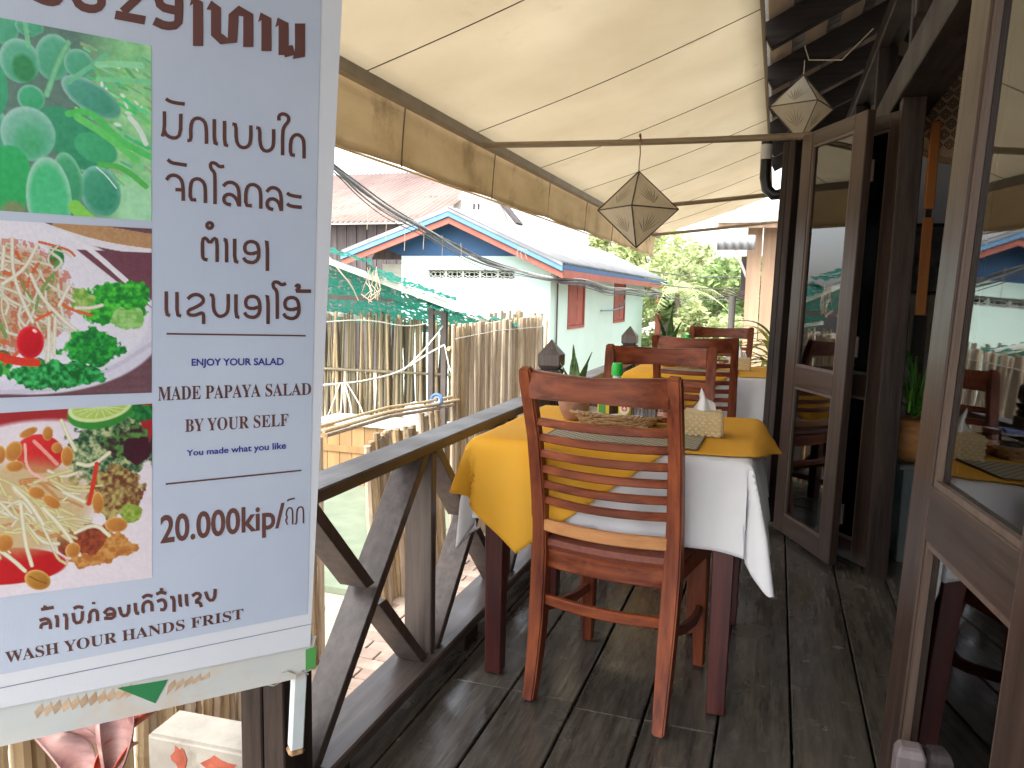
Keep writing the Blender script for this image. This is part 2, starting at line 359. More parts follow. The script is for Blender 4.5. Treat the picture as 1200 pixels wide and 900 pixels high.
# upper glazing frame and pale strips seen above the folded door
rpart(G().box((.40, 3.1, 2.205), (.455, 3.16, 2.9)), 'door_post', dark['z'], .003)
# interior room
grey = mat('interior_plaster', (.58,.58,.60), (.62,.62,.64), scale=(1,1,1), rough=.9)
G().box((.53, 7.4, -.04), (3.9, 7.5, 3.0)).build('interior_wall', grey, kind='structure')
G().box((3.9, -1.6, -.04), (4.0, 7.5, 3.0)).build('interior_wall', grey, kind='structure')
G().box((.53, -1.7, -.04), (3.9, -1.6, 3.0)).build('interior_wall', grey, kind='structure')
G().box((.60, -1.6, 2.74), (3.9, 7.4, 2.78)).build('interior_ceiling', darkplank, kind='structure')

# ------------------------------------------------------------------ folding doors
WD, HD = .568, 2.0
def door(label, A, B, extra=True, doorw=doorw):
    """leaf from A to B (floor points)"""
    A, B = Vector(A), Vector(B); d = B-A; w_ = d.length
    t = thing('glazed_door', label, 'door', (A.x, A.y, .006), math.atan2(d.y, d.x), 'brown folding doors of the restaurant')
    # old doors hang a little out of true
    h = Vector((math.cos(t.rotation_euler.z), math.sin(t.rotation_euler.z))); LN = .036 if A.y < 3 else .016
    t.rotation_euler = (Matrix.Rotation(LN, 3, 'Y') @ Matrix.Rotation(math.atan2(d.y, d.x), 3, 'Z')).to_euler()
    T = .019
    for x0 in (0, w_-.10): G().box((x0, -T, .012), (x0+.10, T, HD)).build('stile', doorw['z'], t, bevel=.003)
    for nm, z0, z1 in (('bottom_rail', .012, .105), ('middle_rail', .768, .868), ('top_rail', 1.935, HD)):
        G().box((.10, -T+.001, z0), (w_-.10, T-.001, z1)).build(nm, doorw['x'], t, bevel=.002)
    for z0, z1 in ((.105, .768), (.868, 1.935)):
        pn = G().box((.104, -.0025, z0+.004), (w_-.104, .0025, z1-.004)).build('glass_pane', glass, t)
        gg = G()
        for s in (-1, 1):
            y0, y1 = (s*.003, s*.014); y0, y1 = min(y0,y1), max(y0,y1)
            gg.box((.10, y0, z0), (.112, y1, z1)); gg.box((w_-.112, y0, z0), (w_-.10, y1, z1))
            gg.box((.112, y0, z0), (w_-.112, y1, z0+.012)); gg.box((.112, y0, z1-.012), (w_-.112, y1, z1))
        gg.build('glazing_bead', beadw, pn)
    if extra:
        for z in (.25, 1.0, 1.75):
            G().tube([(0, -.024, z-.045), (0, -.024, z+.045)], .007, 8).build('hinge', mat('dull_brass', (.06,.045,.035), rough=.5), t)
    return t
door('folded glazed door leaf facing the set table, just behind its far corner', (.30, 3.644), (.058, 4.158))
door('door leaf folded behind the one facing the table, hinged to the dark post', (.455, 3.66), (.075, 4.20))
door('dark edge-on door leaf at the far side of the folded pair, beside the second table', (-.035, 4.27), (.43, 4.85), False, dark)
door('second edge-on door leaf pressed against the far folded leaf', (-.005, 4.232), (.45, 4.78), False, dark)
door('large near door leaf at the right reflecting the mint house', (.254, 1.63), (.325, 1.066), False)
door('door leaf at the right edge of the photo, next to the large near leaf', (.332, 1.03), (.446, .475), False)

# ------------------------------------------------------------------ awning
aw = thing('awning', 'long beige canvas awning with a stained hanging valance over the balcony', 'awning', (-1.65, 4, 2.07))
Y0, Y1 = -.9, 11.2
def apt(x, y): # canopy surface
    u = (x+1.65)/1.5
    return (x+1.65, y-4, (2.095-2.07)+u*.52-.006*math.sin(u*math.pi)*math.cos((y-4.1)/1.22*2*math.pi)-.018*math.sin(u*math.pi))
cn = G().grid(lambda u, v: apt(-1.65+1.5*u, Y0+(Y1-Y0)*v), 12, 120).build('canopy', canvas, aw, smooth=True, thick=.0015)
sy = [y for y in [4.1+1.22*k for k in range(-4, 6)]]
for y in sy:
    pts = [apt(-1.65+1.5*k/12, y) for k in range(13)]
    G().sweep([(p[0], p[1], p[2]-.004) for p in pts], .0045, .003, (0,0,1)).build('seam', stain, cn)
G().sweep([(0.0, Y0-4, -.0), (0.0, Y1-4, -.0)], .05, .05).build('front_bar', mat('bar_paint', (.24,.2,.14), (.32,.27,.19), rough=.5), aw, bevel=.004)
# valance: hangs in scalloped lengths
def val(u, v):
    y = Y0+(Y1-Y0)*u; ph = (y-3.35)/1.22
    sc_ = abs(math.sin(ph*math.pi))
    z = .03-(.30+.012*sc_)*v
    x = -.05-.012*math.sin(ph*math.pi)**2*math.sin(v*math.pi)-.02*v+.004*math.sin(y*9)*v
    return (x, y-4, z)
vl = G().grid(val, 240, 8).build('valance', valance_m, aw, smooth=True, thick=.002)
for k in range(-3, 7):
    y = 3.35+1.22*k
    if Y0 < y < Y1: G().sweep([(-.045, y-4, .03), (-.06, y-4, -.13), (-.068, y-4, -.278)], .006, .005, (1,0,0)).build('seam', stain, vl)
G().tube([(-.072, Y0-4, -.285), (-.072, Y1-4, -.285)], .006, 6).build('hem_cord', valance_m, vl)
G().tube([(1.5, Y0-4, .545), (1.5, Y1-4, .545)], .012, 6).build('edge_cord', mat('edge_rope', (.25,.2,.14), rough=.8), aw)
for y, za, zb, xe in ((4.2, 2.045, 2.02, .45), (7.35, 2.02, 2.19, .45), (10.4, 2.03, 2.25, .45)):
    pts = [(-1.63+(xe+1.63)*k/10+1.65, y-4, za+(zb-za)*k/10-2.07-.012*math.sin(k/10*math.pi)) for k in range(11)]
    G().tube(pts, .017 if y < 5 else .02, 10).build('cross_pole', tubem, aw, smooth=True)

# ------------------------------------------------------------------ lanterns
def lantern(label, loc, rz, rad, hh, cordlen, hook=True):
    t = thing('paper_lantern', label, 'lantern', loc, rz, 'double pyramid paper lanterns')
    eq = [Vector((rad*math.cos(k*math.pi/2), rad*math.sin(k*math.pi/2), 0)) for k in range(4)]
    for s in (1, -1):
        ap = Vector((0, 0, hh*s))
        for k in range(4):
            a, b = eq[k]*.97, eq[(k+1)%4]*.97; c = ap*.97
            n_ = ((b-a).cross(c-a)).normalized()*.0015
            p = G().add([a, b, c], [(0,1,2)]).build('paper_panel', paperm, t)
            # pressed fern: small blades on the panel
            m0 = (a+b)/2; ax = (c-m0); sx = (b-a).normalized(); gg = G(); nn = (sx.cross(ax)).normalized(); nn = nn if nn.dot(m0) > 0 else -nn
            root = m0+ax*.10 if s > 0 else m0+ax*.62; dr = ax.normalized()*(1 if s > 0 else -1)
            L_ = rad*.62
            for an in (-.75, -.45, -.2, 0, .2, .45, .75):
                dd = dr*math.cos(an)+sx*math.sin(an); q = root+nn*.004; e = q+dd*L_*(1-.35*abs(an))
                side = dd.cross(nn).normalized()*.0035
                gg.add([q, (q+e)/2+side, e, (q+e)/2-side], [(0,1,2,3)])
            gg.build('pressed_fern', sprigm, p)
    for k in range(4):
        G().tube([eq[k], eq[(k+1)%4]], .0038, 6).build('frame_strip', ltframe, t)
        for s in (1, -1): G().tube([eq[k], (0,0,hh*s)], .0038, 6).build('frame_strip', ltframe, t)
    G().tube([(0,0,hh), (.004,0,hh+cordlen*.3), (-.006,.003,hh+cordlen*.6), (.0,0,hh+cordlen)], .0035, 6).build('hanging_cord', ropem, t)
    if hook:
        pts = [(.02*math.cos(a), 0, hh+cordlen+.02*math.sin(a)+.018) for a in [k*.55 for k in range(10)]]
        G().tube(pts, .0045, 6).build('hook', mat('rust', (.25,.09,.04), rough=.8), t)
        G().tube([(0,0,hh), (.012,.004,hh-.03), (.02,.0,hh-.09)], .004, 5).build('cord_tail', ltframe, t)
    return t
lantern('beige double-pyramid paper lantern hanging from the first cross pole, dark edges', (-.735, 4.17, 1.666), R(-88), .215, .2, .155)
lantern('small pale paper lantern hanging under the dark rafters above the folded door', (.075, 5.38, 2.42), R(-66), .215, .205, .18, False)
G().tube([(.07,5.38,2.8), (.10,5.3,2.69), (.28,5.1,2.62), (.42,4.9,2.72)], .004, 5).build('rope', ropem, label='thin rope slung under the rafters above the small lantern', category='rope')
# black drain elbow under the rafters
pp = thing('drain_pipe', 'short black plastic drain elbow beside the awning edge', 'pipe', (-.105, 4.62, 1.86))
G().tube([(0,0,.22),(0,0,.02),(.012,0,-.04),(.05,0,-.075),(.09,0,-.07)], .03, 12).build('elbow', black, pp, smooth=True)
G().tube([(0,0,.12),(0,0,.2)], .032, 12).build('collar', mat('grey_pvc', (.45,.45,.45), rough=.4), pp, smooth=True)

# ------------------------------------------------------------------ chairs
def make_chair(label, loc, rz):
    t = thing('dining_chair', label, 'chair', loc, rz, 'reddish wooden slat-back dining chairs')
    def by(z):  # y of the back post at height z
        P = [(0,-.264),(.11,-.236),(.3,-.206),(.47,-.197),(.62,-.212),(.8,-.25),(1.0,-.315)]
        for (a,ya),(b,yb) in zip(P, P[1:]):
            if z <= b: return ya+(yb-ya)*(z-a)/(b-a)
        return P[-1][1]
    def bx(z): return .193+.018*z+.06*max(0, .3-z)**2
    for s in (-1, 1):
        zs = [0,.06,.14,.24,.34,.44,.52,.6,.7,.8,.9,.965,1.0]
        pts = [(s*bx(z), by(z), z) for z in zs]
        G().sweep(pts, [.034,.038,.042,.046,.048,.048,.046,.044,.042,.040,.040,.040,.036], [.040,.044,.05,.052,.054,.05,.044,.040,.036,.034,.034,.034,.028], (0,1,0)).build('rear_leg', chairw['z'], t, bevel=.005, smooth=True, seg=2)
        G().sweep([(s*.195,.205,0),(s*.193,.2,.2),(s*.19,.195,.43)], [.034,.042,.05], [.034,.042,.05], (0,1,0)).build('front_leg', chairw['z'], t, bevel=.004, smooth=True)
        G().sweep([(s*.194,-.20,.27),(s*.20,-.05,.225),(s*.199,.08,.20),(s*.194,.18,.20)], .022, .03).build('stretcher', chairw['y'], t, bevel=.004, smooth=True)
    def bow(z, w_, dep, n=11, dz=0):
        return [(-w_+2*w_*k/(n-1), by(z)-dep*(1-((k/(n-1)-.5)*2)**2)-.002, z-dz*(1-((k/(n-1)-.5)*2)**2)) for k in range(n)]
    n = 11
    G().sweep(bow(.955, bx(.955)-.012, .05, n), .026, [.082-.016*(1-abs(k/5-1)) for k in range(n)]).build('top_rail', chairw['x'], t, bevel=.006, smooth=True, seg=2)
    for z in (.845, .797, .749, .701, .653, .605):
        G().sweep(bow(z, bx(z)-.012, .045, n), .013, .024).build('slat', chairw['x'], t, bevel=.003, smooth=True)
    G().sweep(bow(.528, bx(.53)+.0, .04, n), .022, .036).build('lower_rail', mat('worn_rail_wood', (.36,.15,.05), (.50,.24,.09), scale=(2,30,30), rough=.45), t, bevel=.004, smooth=True)
    G().sweep(bow(.300, bx(.3)-.012, .03, n), .02, .032).build('stretcher', chairw['x'], t, bevel=.004, smooth=True)
    # seat: frame (curved apron) and leather cushion
    def outline(k, inset=0):
        pts = []
        for a in range(7): # rear edge, bowed
            u = a/6*2-1; pts.append((u*(.205-inset), -.20-.028*(1-u*u)+inset))
        for a in range(7): # front edge
            u = 1-a/6*2; pts.append((u*(.232-inset), .225+.018*(1-u*u)-inset))
        return pts
    G().prism(outline(0), 'z', .395, .452).build('seat_frame', chairw['x'], t, bevel=.005, smooth=True)
    vs = []; fs = []; L_ = [(.452, .004), (.468, -.004), (.484, .002), (.493, .03), (.496, .09)]
    for z, ins in L_:
        vs += [(p[0], p[1], z) for p in outline(0, ins)]
    m_ = 14
    for i in range(len(L_)-1):
        for k in range(m_): fs.append((i*m_+k, i*m_+(k+1)%m_, (i+1)*m_+(k+1)%m_, (i+1)*m_+k))
    fs += [tuple(range(m_))[::-1], tuple(range((len(L_)-1)*m_, len(L_)*m_))]
    G().add(vs, fs).build('seat_cushion', leather, t, smooth=True)
    return t
ch = make_chair('nearest wooden chair, seen from behind, pushed under the near yellow and white table', (-.402, 2.315, 0), R(-8))
dup(ch, (-.435, 2.93, 0), R(180+3), 'wooden chair on the far side of the near table, its back towards the second table')
dup(ch, (-.40, 4.55, 0), R(-2), 'wooden chair with its back to us at the near side of the second table')
dup(ch, (-.40, 5.55, 0), R(180-4), 'farthest wooden chair, beyond the second table')

# ------------------------------------------------------------------ tables and cloths
def make_table(label, x0, x1, y0, y1):
    cx, cy = (x0+x1)/2, (y0+y1)/2; a, b = (x1-x0)/2, (y1-y0)/2
    t = thing('dining_table', label, 'table', (cx, cy, 0), 0, 'cloth covered dining tables')
    G().box((-a+.006, -b+.006, .725), (a-.006, b-.006, .757)).build('tabletop', tablew, t, bevel=.004)
    for sx in (-1, 1):
        for sy_ in (-1, 1):
            cx_, cy_ = sx*(a-.055), sy_*(b-.05)
            G().sweep([(cx_, cy_, 0), (cx_, cy_, .725)], [.052, .066], [.052, .066], (0,1,0)).build('leg', tablew, t, bevel=.003)
    G().box((-a+.09, -b+.03, .65), (a-.09, -b+.05, .725)).build('apron', tablew, t)
    G().box((-a+.09, b-.05, .65), (a-.09, b-.03, .725)).build('apron', tablew, t)
    return t
def drape(name, label, rect, zt, flat, nu, nv, m, seed, flare=.25, amp=.012, freq=17, grp=None, cat='tablecloth', thick=.0012, eps=.0, side=0., lift=0., wave=.032, rflare=0.):
    x0, x1, y0, y1 = rect; rr = random.Random(seed); ph = rr.uniform(0, 6)
    cx, cy = (x0+x1)/2, (y0+y1)/2
    def fn(u, v):
        px, py = flat(u, v)
        qx, qy = min(max(px, x0-eps), x1+eps), min(max(py, y0-eps), y1+eps)
        dx, dy = px-qx, py-qy; d = math.hypot(dx, dy)
        if d < 1e-9: return (px-cx, py-cy, zt+.0008*math.sin(px*31+ph)*math.sin(py*23))
        nx, ny = dx/d, dy/d; cw = 2*abs(nx*ny)
        s = px*abs(ny)+py*abs(nx)
        f = amp*math.sin(freq*s+ph)*min(1, d/.12)+amp*.5*math.sin(freq*2.3*s+ph*2)*min(1, d/.15)
        th = math.atan2(abs(ny), abs(nx))
        f = f*(1-cw)+wave*(math.cos(6*(th-math.pi/4))-.0)*min(1, d/.2)*min(1, cw*3)
        slope = .035+(flare+(rflare if nx > 0 and ny < 0 else 0))*cw**1.3
        if side and nx > 0: slope = max(slope, side*abs(nx))
        r_ = .012
        out = r_*(1-math.exp(-d/r_))+slope*d+f+lift*min(1, d/.03)
        drop = math.sqrt(max(0, d*d*(1-min(.9, slope)**2)))-.35*r_*(1-math.exp(-d/r_))
        return (qx+nx*out-cx, qy+ny*out-cy, zt-drop)
    o = G().grid(fn, nu, nv).build(name, m, None, smooth=True, thick=thick)
    o.location = (cx, cy, 0); o['label'] = label; o['category'] = cat
    if grp: o['group'] = grp
    return o
def table_set(k, x0, x1, y0, y1, which):
    make_table(('near' if k == 0 else 'second')+' dark red wooden table under a yellow and white cloth', x0, x1, y0, y1)
    def wflat(u, v):
        a, b = u*2-1, v*2-1
        hx, hy = (x1-x0)/2, (y1-y0)/2
        ox = .27+.045*abs(b)**3; oy = .258+.06*abs(a)**3; cc = 1-.24*abs(a*b)**10; ox *= cc; oy *= cc
        if b < 0 and a < 0: oy -= .02
        return ((x0+x1)/2+a*(hx+ox), (y0+y1)/2+b*(hy+oy))
    drape('tablecloth', 'white cotton tablecloth hanging in points from the '+which, (x0, x1, y0, y1), .760, wflat, 110, 110, whitecl, 3+k, flare=.05, wave=.024, side=.15, rflare=.14, grp='white tablecloths')
    # yellow topper laid cornerwise
    A = (x0+.15, y0-.345); near = [A, (x0+.60, y0+.012), (x1-.03, y0+.03), (x1+.012, y0+.05), (x1+.085, y0+.38)]
    left = [A, (x0-.12, y0-.14), (x0-.23, y0+.03), (x0-.27, y0+.35), (x0-.10, y1+.02)]
    if k: A = (x0+.25, y0-.33); near[0] = left[0] = A
    def pl(P, t):
        seg = [math.dist(P[i], P[i+1]) for i in range(len(P)-1)]; T = t*sum(seg)
        for i, s in enumerate(seg):
            if T <= s or i == len(seg)-1:
                f = T/s; return (P[i][0]+(P[i+1][0]-P[i][0])*f, P[i][1]+(P[i+1][1]-P[i][1])*f)
            T -= s
    farP = [(x0-.10, y1+.02), (x1-.35, y1+.10), (x1+.0, y1+.02)]
    rightP = [near[-1], (x1+.04, y1-.12), (x1+.0, y1+.02)]
    def yflat(u, v):
        b = pl(near, u); t_ = pl(farP, u); l = pl(left, v); r = pl(rightP, v)
        c00, c10, c01, c11 = near[0], near[-1], farP[0], farP[-1]
        return tuple((1-v)*b[i]+v*t_[i]+(1-u)*l[i]+u*r[i]-((1-u)*(1-v)*c00[i]+u*(1-v)*c10[i]+(1-u)*v*c01[i]+u*v*c11[i]) for i in (0, 1))
    drape('tablecloth', 'golden yellow table topper laid cornerwise over the white cloth of the '+which, (x0, x1, y0, y1), .766, yflat, 90, 90, yellowcl, 3+k, flare=.24, wave=.018, grp='yellow table toppers', thick=.0012, eps=.004, side=.75, lift=.006)
table_set(0, -.85, -.05, 2.165, 2.925, 'near table')
table_set(1, -.82, -.02, 4.50, 5.26, 'second table')

# ------------------------------------------------------------------ things on the tables
ZT = .768
def snake_plant(label, x, y, z, s=1., leaves=None):
    t = thing('potted_plant', label, 'plant', (x, y, z), 0, 'snake plants in clay pots')
    pr = [(.030,0),(.038,.004),(.052,.035),(.058,.06),(.054,.082),(.046,.092),(.050,.098),(.044,.098),(.04,.09)]
    G().lathe([(r*s, h*s) for r, h in pr], 24).build('clay_pot', clay, t, smooth=True)
    G().lathe([(.001,.085*s),(.042*s,.088*s)], 16, cap=False).build('soil', mat('soil', (.05,.035,.025), rough=1.), t)
    for (dx, dy, h, tw, ln) in leaves:
        def fn(u, v, dx=dx, dy=dy, h=h, tw=tw, ln=ln):
            w_ = .019*s*(math.sin(min(1, v*1.15+.12)*math.pi*.93)**.6 if v < 1 else 0)*(1-v**6)
            a = tw+v*.5; c = (u-.5)*2*w_
            return (dx*.3+ln[0]*v**1.6+c*math.cos(a), dy*.3+ln[1]*v**1.6+c*math.sin(a)+.004*math.cos((u-.5)*3), .08*s+h*v)
        G().grid(fn, 4, 12).build('leaf', snake, t, smooth=True, thick=.002)
    return t
snake_plant('snake plant in a clay pot on the near table, beside the condiment basket', -.66, 2.62, ZT, .98,
            [(0,0,.185,0,(-.01,0)), (.04,.02,.16,.8,(.04,.02)), (.02,-.03,.14,-.3,(.0,-.01)), (-.03,.0,.12,1.2,(-.05,.01)), (-.02,.02,.09,.4,(-.065,.03))])
snake_plant('snake plant in a clay pot on the second table', -.645, 4.97, ZT, 1.15,
            [(0,0,.30,.2,(.02,0)), (-.03,0,.27,.9,(-.09,0)), (.03,.01,.2,.4,(.07,.0)), (.0,.02,.16,-.4,(.03,.02))])

# woven box helper: side strips in a basket weave
def woven_box(t, w_, d_, h_, m, name='woven_side', step=.010, flare=0.):
    hw, hd = w_/2, d_/2
    G().box((-hw, -hd, 0), (hw, hd, h_)).build('box_body', m, t, bevel=.006, seg=2) if not flare else None
    g = G(); k = 0
    for side, (ax, ln, off) in enumerate((('x', w_, -hd), ('x', w_, hd), ('y', d_, -hw), ('y', d_, hw))):
        n = int(ln/step); rows = int(h_/step)
        for j in range(rows):
            for i in range(n):
                if (i+j) % 2: continue
                c = -ln/2+step*(i+.5); z = step*(j+.5); s = 1 if off > 0 else -1
                q = step*.48; e = off+s*.002
                pts = [(-q, -q*.6), (q, -q*.6), (q, q*.6), (-q, q*.6)]
                vs = []
                for (a, b) in pts: vs.append((c+a, off, z+b) if ax == 'x' else (off, c+a, z+b))
                for (a, b) in pts: vs.append((c+a*.6, e, z+b*.6) if ax == 'x' else (e, c+a*.6, z+b*.6))
                g.add(vs, [(4,5,6,7),(0,1,5,4),(1,2,6,5),(2,3,7,6),(3,0,4,7)])
    g.build(name, m, t)
def tissue_box(label, x, y, rz):
    t = thing('tissue_box', label, 'tissue box', (x, y, ZT), rz, 'woven palm tissue boxes')
    woven_box(t, .125, .10, .078, palmw)
    def fn(u, v):
        # a pulled sheet: wide pointed flap with two folds
        x = (u-.5)*.078*(1-v*.8)+.010*math.sin(v*2.6); y = .012*math.sin(u*9+v*2)*(1-v*.5)-.006*v
        return (x-.012*v*v, y, .074+.078*v*(1-.9*abs(u-.42)*v)+.006*math.sin(u*7))
    G().grid(fn, 18, 10).build('tissue', mat('tissue_paper', (.80,.80,.80), rough=.9, trans=.2), t, smooth=True)
    return t
tissue_box('pale woven tissue box with a white tissue standing up, on the near table', -.205, 2.50, R(4))
tb2 = tissue_box('woven tissue box on the second table, beside the far chair post', -.20, 4.93, R(5))

def basket(label, x, y, rz, L_=.30, W_=.15):
    t = thing('condiment_basket', label, 'basket', (x, y, ZT), rz, 'wicker condiment baskets')
    g = G()
    def ring(a, b, z, rad, tw, n=200):
        pts = []
        for k in range(n+1):
            an = 2*math.pi*k/n; c, s = math.cos(an), math.sin(an)
            e = .55
            pts.append((a*math.copysign(abs(c)**e, c), b*math.copysign(abs(s)**e, s), z+tw*math.sin(an*17.5)))
        g.tube(pts, rad, 5, cap=False)
    for j in range(4):
        f = 1+.06*j
        ring(L_/2*.84*f, W_/2*.84*f, .006+.008*j, .0042, .002*(-1)**j)
    g.build('wicker_wall', wick, t)
    g = G(); f = 1.28
    for q in range(2):
        ringpts = []
        for k in range(241):
            an = 2*math.pi*k/240; c, s = math.cos(an), math.sin(an)
            ringpts.append(((L_/2*1.05+.003*math.cos(an*30+q*3.1))*math.copysign(abs(c)**.55, c), (W_/2*1.05+.003*math.cos(an*30+q*3.1))*math.copysign(abs(s)**.55, s), .036+.003*math.sin(an*30+q*3.1)))
        g.tube(ringpts, .004, 5, cap=False)
    g.build('braided_rim', wick, t)
    G().box((-L_/2*.8, -W_/2*.8, .001), (L_/2*.8, W_/2*.8, .006)).build('base', wick, t)
    def fn(u, v): return ((u-.5)*L_*.9, (v-.5)*W_*.9, .010+.036*max(abs(u-.5), abs(v-.5))**2*3.4+.002*math.sin(u*25))
    G().grid(fn, 20, 10).build('liner_cloth', mat('liner_cloth', (.7,.66,.68), (.8,.76,.76), rough=.9), t, smooth=True, thick=.001)
    return t
BX, BY = -.50, 2.60
basket('wicker basket of condiments in the middle of the near table', BX, BY, R(-3))
GC = mat('green_cap', (.02,.55,.06), rough=.4)
def sauce_bottle(label, x, y, z, h=.17, body=None):
    t = thing('sauce_bottle', label, 'bottle', (x, y, z), 0, 'green capped sauce bottles')
    s = h/.17
    G().lathe([(.022*s,0),(.026*s,.006*s),(.026*s,.075*s),(.022*s,.098*s),(.014*s,.122*s),(.0135*s,.132*s)], 20).build('body', body or mat('clear_sauce', (.62,.66,.60), (.7,.72,.66), rough=.15, trans=.3), t, smooth=True)
    G().lathe([(.0262*s,.02*s),(.0266*s,.02*s),(.0266*s,.07*s),(.0262*s,.07*s)], 20, cap=False).build('label_band', mat('pale_label', (.6,.6,.4), rough=.5), t, smooth=True)
    G().lathe([(.017*s,.13*s),(.018*s,.133*s),(.018*s,.158*s),(.0155*s,.17*s),(.001,.17*s)], 20).build('cap', GC, t, smooth=True)
    return t
sauce_bottle('clear sauce bottle with a bright green cap in the near table basket', -.515, 2.64, ZT+.02, .185)
sauce_bottle('green capped sauce bottle on the second table', -.53, 4.98, ZT, .205)
YL = mat('yellow_tin', (.75,.52,.03), (.80,.57,.05), rough=.35)
t = thing('seasoning_tin', 'small yellow tin with a brown mark in the condiment basket', 'tin', (-.47, 2.585, ZT+.018))
G().lathe([(.024,0),(.026,.003),(.026,.062),(.024,.065)], 20).build('tin_body', YL, t, smooth=True)
G().lathe([(.0265,.0),(.0265,.008),(.001,.0085)], 20).build('lid', mat('tan_lid', (.45,.3,.12), rough=.4), t, smooth=True, loc=(0,0,.065))
RD = mat('red_print', (.55,.03,.02), rough=.5); CRM = mat('cream_print', (.75,.66,.5), rough=.5)
def dec(p, name, m, pts, y): # flat printed shape facing the camera (local xz)
    G().add([(a, y, b) for a, b in pts], [tuple(range(len(pts)))]).build(name, m, p)
circ = lambda cx, cz, r, n=14: [(cx+r*math.cos(2*math.pi*k/n), cz+r*math.sin(2*math.pi*k/n)) for k in range(n)]
dec(t, 'printed_disc', CRM, circ(0, .036, .017), -.0270)
dec(t, 'printed_disc', RD, circ(0, .040, .010), -.0273)
dec(t, 'printed_cross', CRM, [(-.002,.034),(.002,.034),(.002,.046),(-.002,.046)], -.0276)
dec(t, 'printed_cross', CRM, [(-.006,.038),(.006,.038),(.006,.042),(-.006,.042)], -.0278)
t = thing('sauce_carton', 'small upright yellow carton at the left of the condiment basket', 'carton', (-.548, 2.60, ZT+.018), R(8))
G().box((-.022,-.015,0),(.022,.015,.085)).build('carton_body', YL, t, bevel=.001)
dec(t, 'printed_panel', mat('green_print', (.1,.35,.06), rough=.5), [(-.018,.012),(.006,.012),(.006,.05),(-.018,.05)], -.0155)
dec(t, 'printed_panel', CRM, [(-.018,.056),(.018,.056),(.018,.066),(-.018,.066)], -.0155)
t = thing('soy_bottle', 'dark brown glass bottle between the yellow tin and carton', 'bottle', (-.512, 2.585, ZT+.018))
G().lathe([(.014,0),(.016,.004),(.016,.07),(.008,.095),(.008,.11)], 16).build('body', mat('dark_glass', (.03,.012,.008), rough=.1), t, smooth=True)
G().lathe([(.010,.11),(.010,.122),(.001,.123)], 16).build('cap', RD, t, smooth=True)
t = thing('packet_holder', 'clear holder of white paper packets with a blue rim', 'packets', (-.403, 2.59, ZT+.018), R(-4))
for k in range(6):
    G().box((-.036+.012*k,-.018,.004),(-.027+.012*k,.012+.002*k,.066+.004*(k%2))).build('paper_packet', mat('packet_white', (.72,.72,.74), (.78,.7,.62), scale=(30,30,30), rough=.6), t, rot=(R(-4+2*k),0,R(4*k-10)))
g = G()
for a, b in (((-.042,-.03,0),(.042,-.0285,.055)), ((-.042,.0285,0),(.042,.03,.055)), ((-.042,-.0285,0),(-.0405,.0285,.055)), ((.0405,-.0285,0),(.042,.0285,.055))): g.box(a, b)
g.build('clear_side', glassmat('clear_plastic', (.93,.95,.97)), t)
G().lathe([(.046,.056),(.05,.058),(.05,.066),(.046,.067)], 4, cap=False).build('blue_rim', mat('blue_plastic', (.16,.25,.6), rough=.3), t, rot=(0,0,R(45)), loc=(0,0,.006))
t = thing('spice_jar', 'small glass jar of dark chilli paste with a brown lid', 'jar', (-.345, 2.585, ZT+.018))
G().lathe([(.024,0),(.027,.004),(.027,.05),(.023,.056)], 20).build('jar_body', mat('chilli', (.05,.015,.01), (.2,.07,.04), scale=(60,60,60), rough=.15), t, smooth=True)
G().lathe([(.0275,.018),(.0275,.036)], 20, cap=False).build('jar_label', mat('label_cream', (.7,.6,.5), (.5,.15,.1), scale=(50,50,120), rough=.5), t, smooth=True)
G().lathe([(.025,.056),(.026,.058),(.026,.07),(.001,.071)], 20).build('lid', mat('brown_lid', (.14,.05,.03), rough=.3), t, smooth=True)
basket('wicker basket on the second table behind the chair backs', -.46, 4.95, R(3), .3, .15)

# placemat, woven grey-brown
def placemat(label, x, y, rz, w_=.45, d_=.30):
    t = thing('placemat', label, 'placemat', (x, y, ZT+.0012), rz, 'grey woven placemats')
    m = MATS.get('mat_weave')
    if not m:
        m = mat('mat_weave', (.30,.27,.20), (.36,.33,.25), rough=.7); m.name = 'mat_weave'
        n = m.node_tree; L = n.links; b = n.nodes['Principled BSDF']
        tc = n.nodes.new('ShaderNodeTexCoord'); ck = n.nodes.new('ShaderNodeTexChecker'); ck.inputs['Scale'].default_value = 75
        ck.inputs[1].default_value = (.42,.38,.28,1); ck.inputs[2].default_value = (.15,.135,.10,1)
        L.new(tc.outputs['Object'], ck.inputs[0]); L.new(ck.outputs[0], b.inputs['Base Color'])
        bp = n.nodes.new('ShaderNodeBump'); bp.inputs['Strength'].default_value = .6; bp.inputs['Distance'].default_value = .002
        L.new(ck.outputs[1], bp.inputs['Height']); L.new(bp.outputs[0], b.inputs['Normal'])
    G().box((-w_/2,-d_/2,0),(w_/2,d_/2,.002)).build('mat_weave', m, t)
    g = G()
    for a, b in (((-w_/2,-d_/2-.004,0),(w_/2,-d_/2,.0028)), ((-w_/2,d_/2,0),(w_/2,d_/2+.004,.0028)), ((-w_/2-.004,-d_/2,0),(-w_/2,d_/2,.0028)), ((w_/2,-d_/2,0),(w_/2+.004,d_/2,.0028))): g.box(a, b)
    g.build('bound_edge', mat('mat_edge', (.12,.1,.07), rough=.8), t)
placemat('grey woven placemat in front of the nearest chair', -.425, 2.345, R(-1), .46, .24)
placemat('grey woven placemat on the second table', -.42, 4.68, R(1), .44, .24)

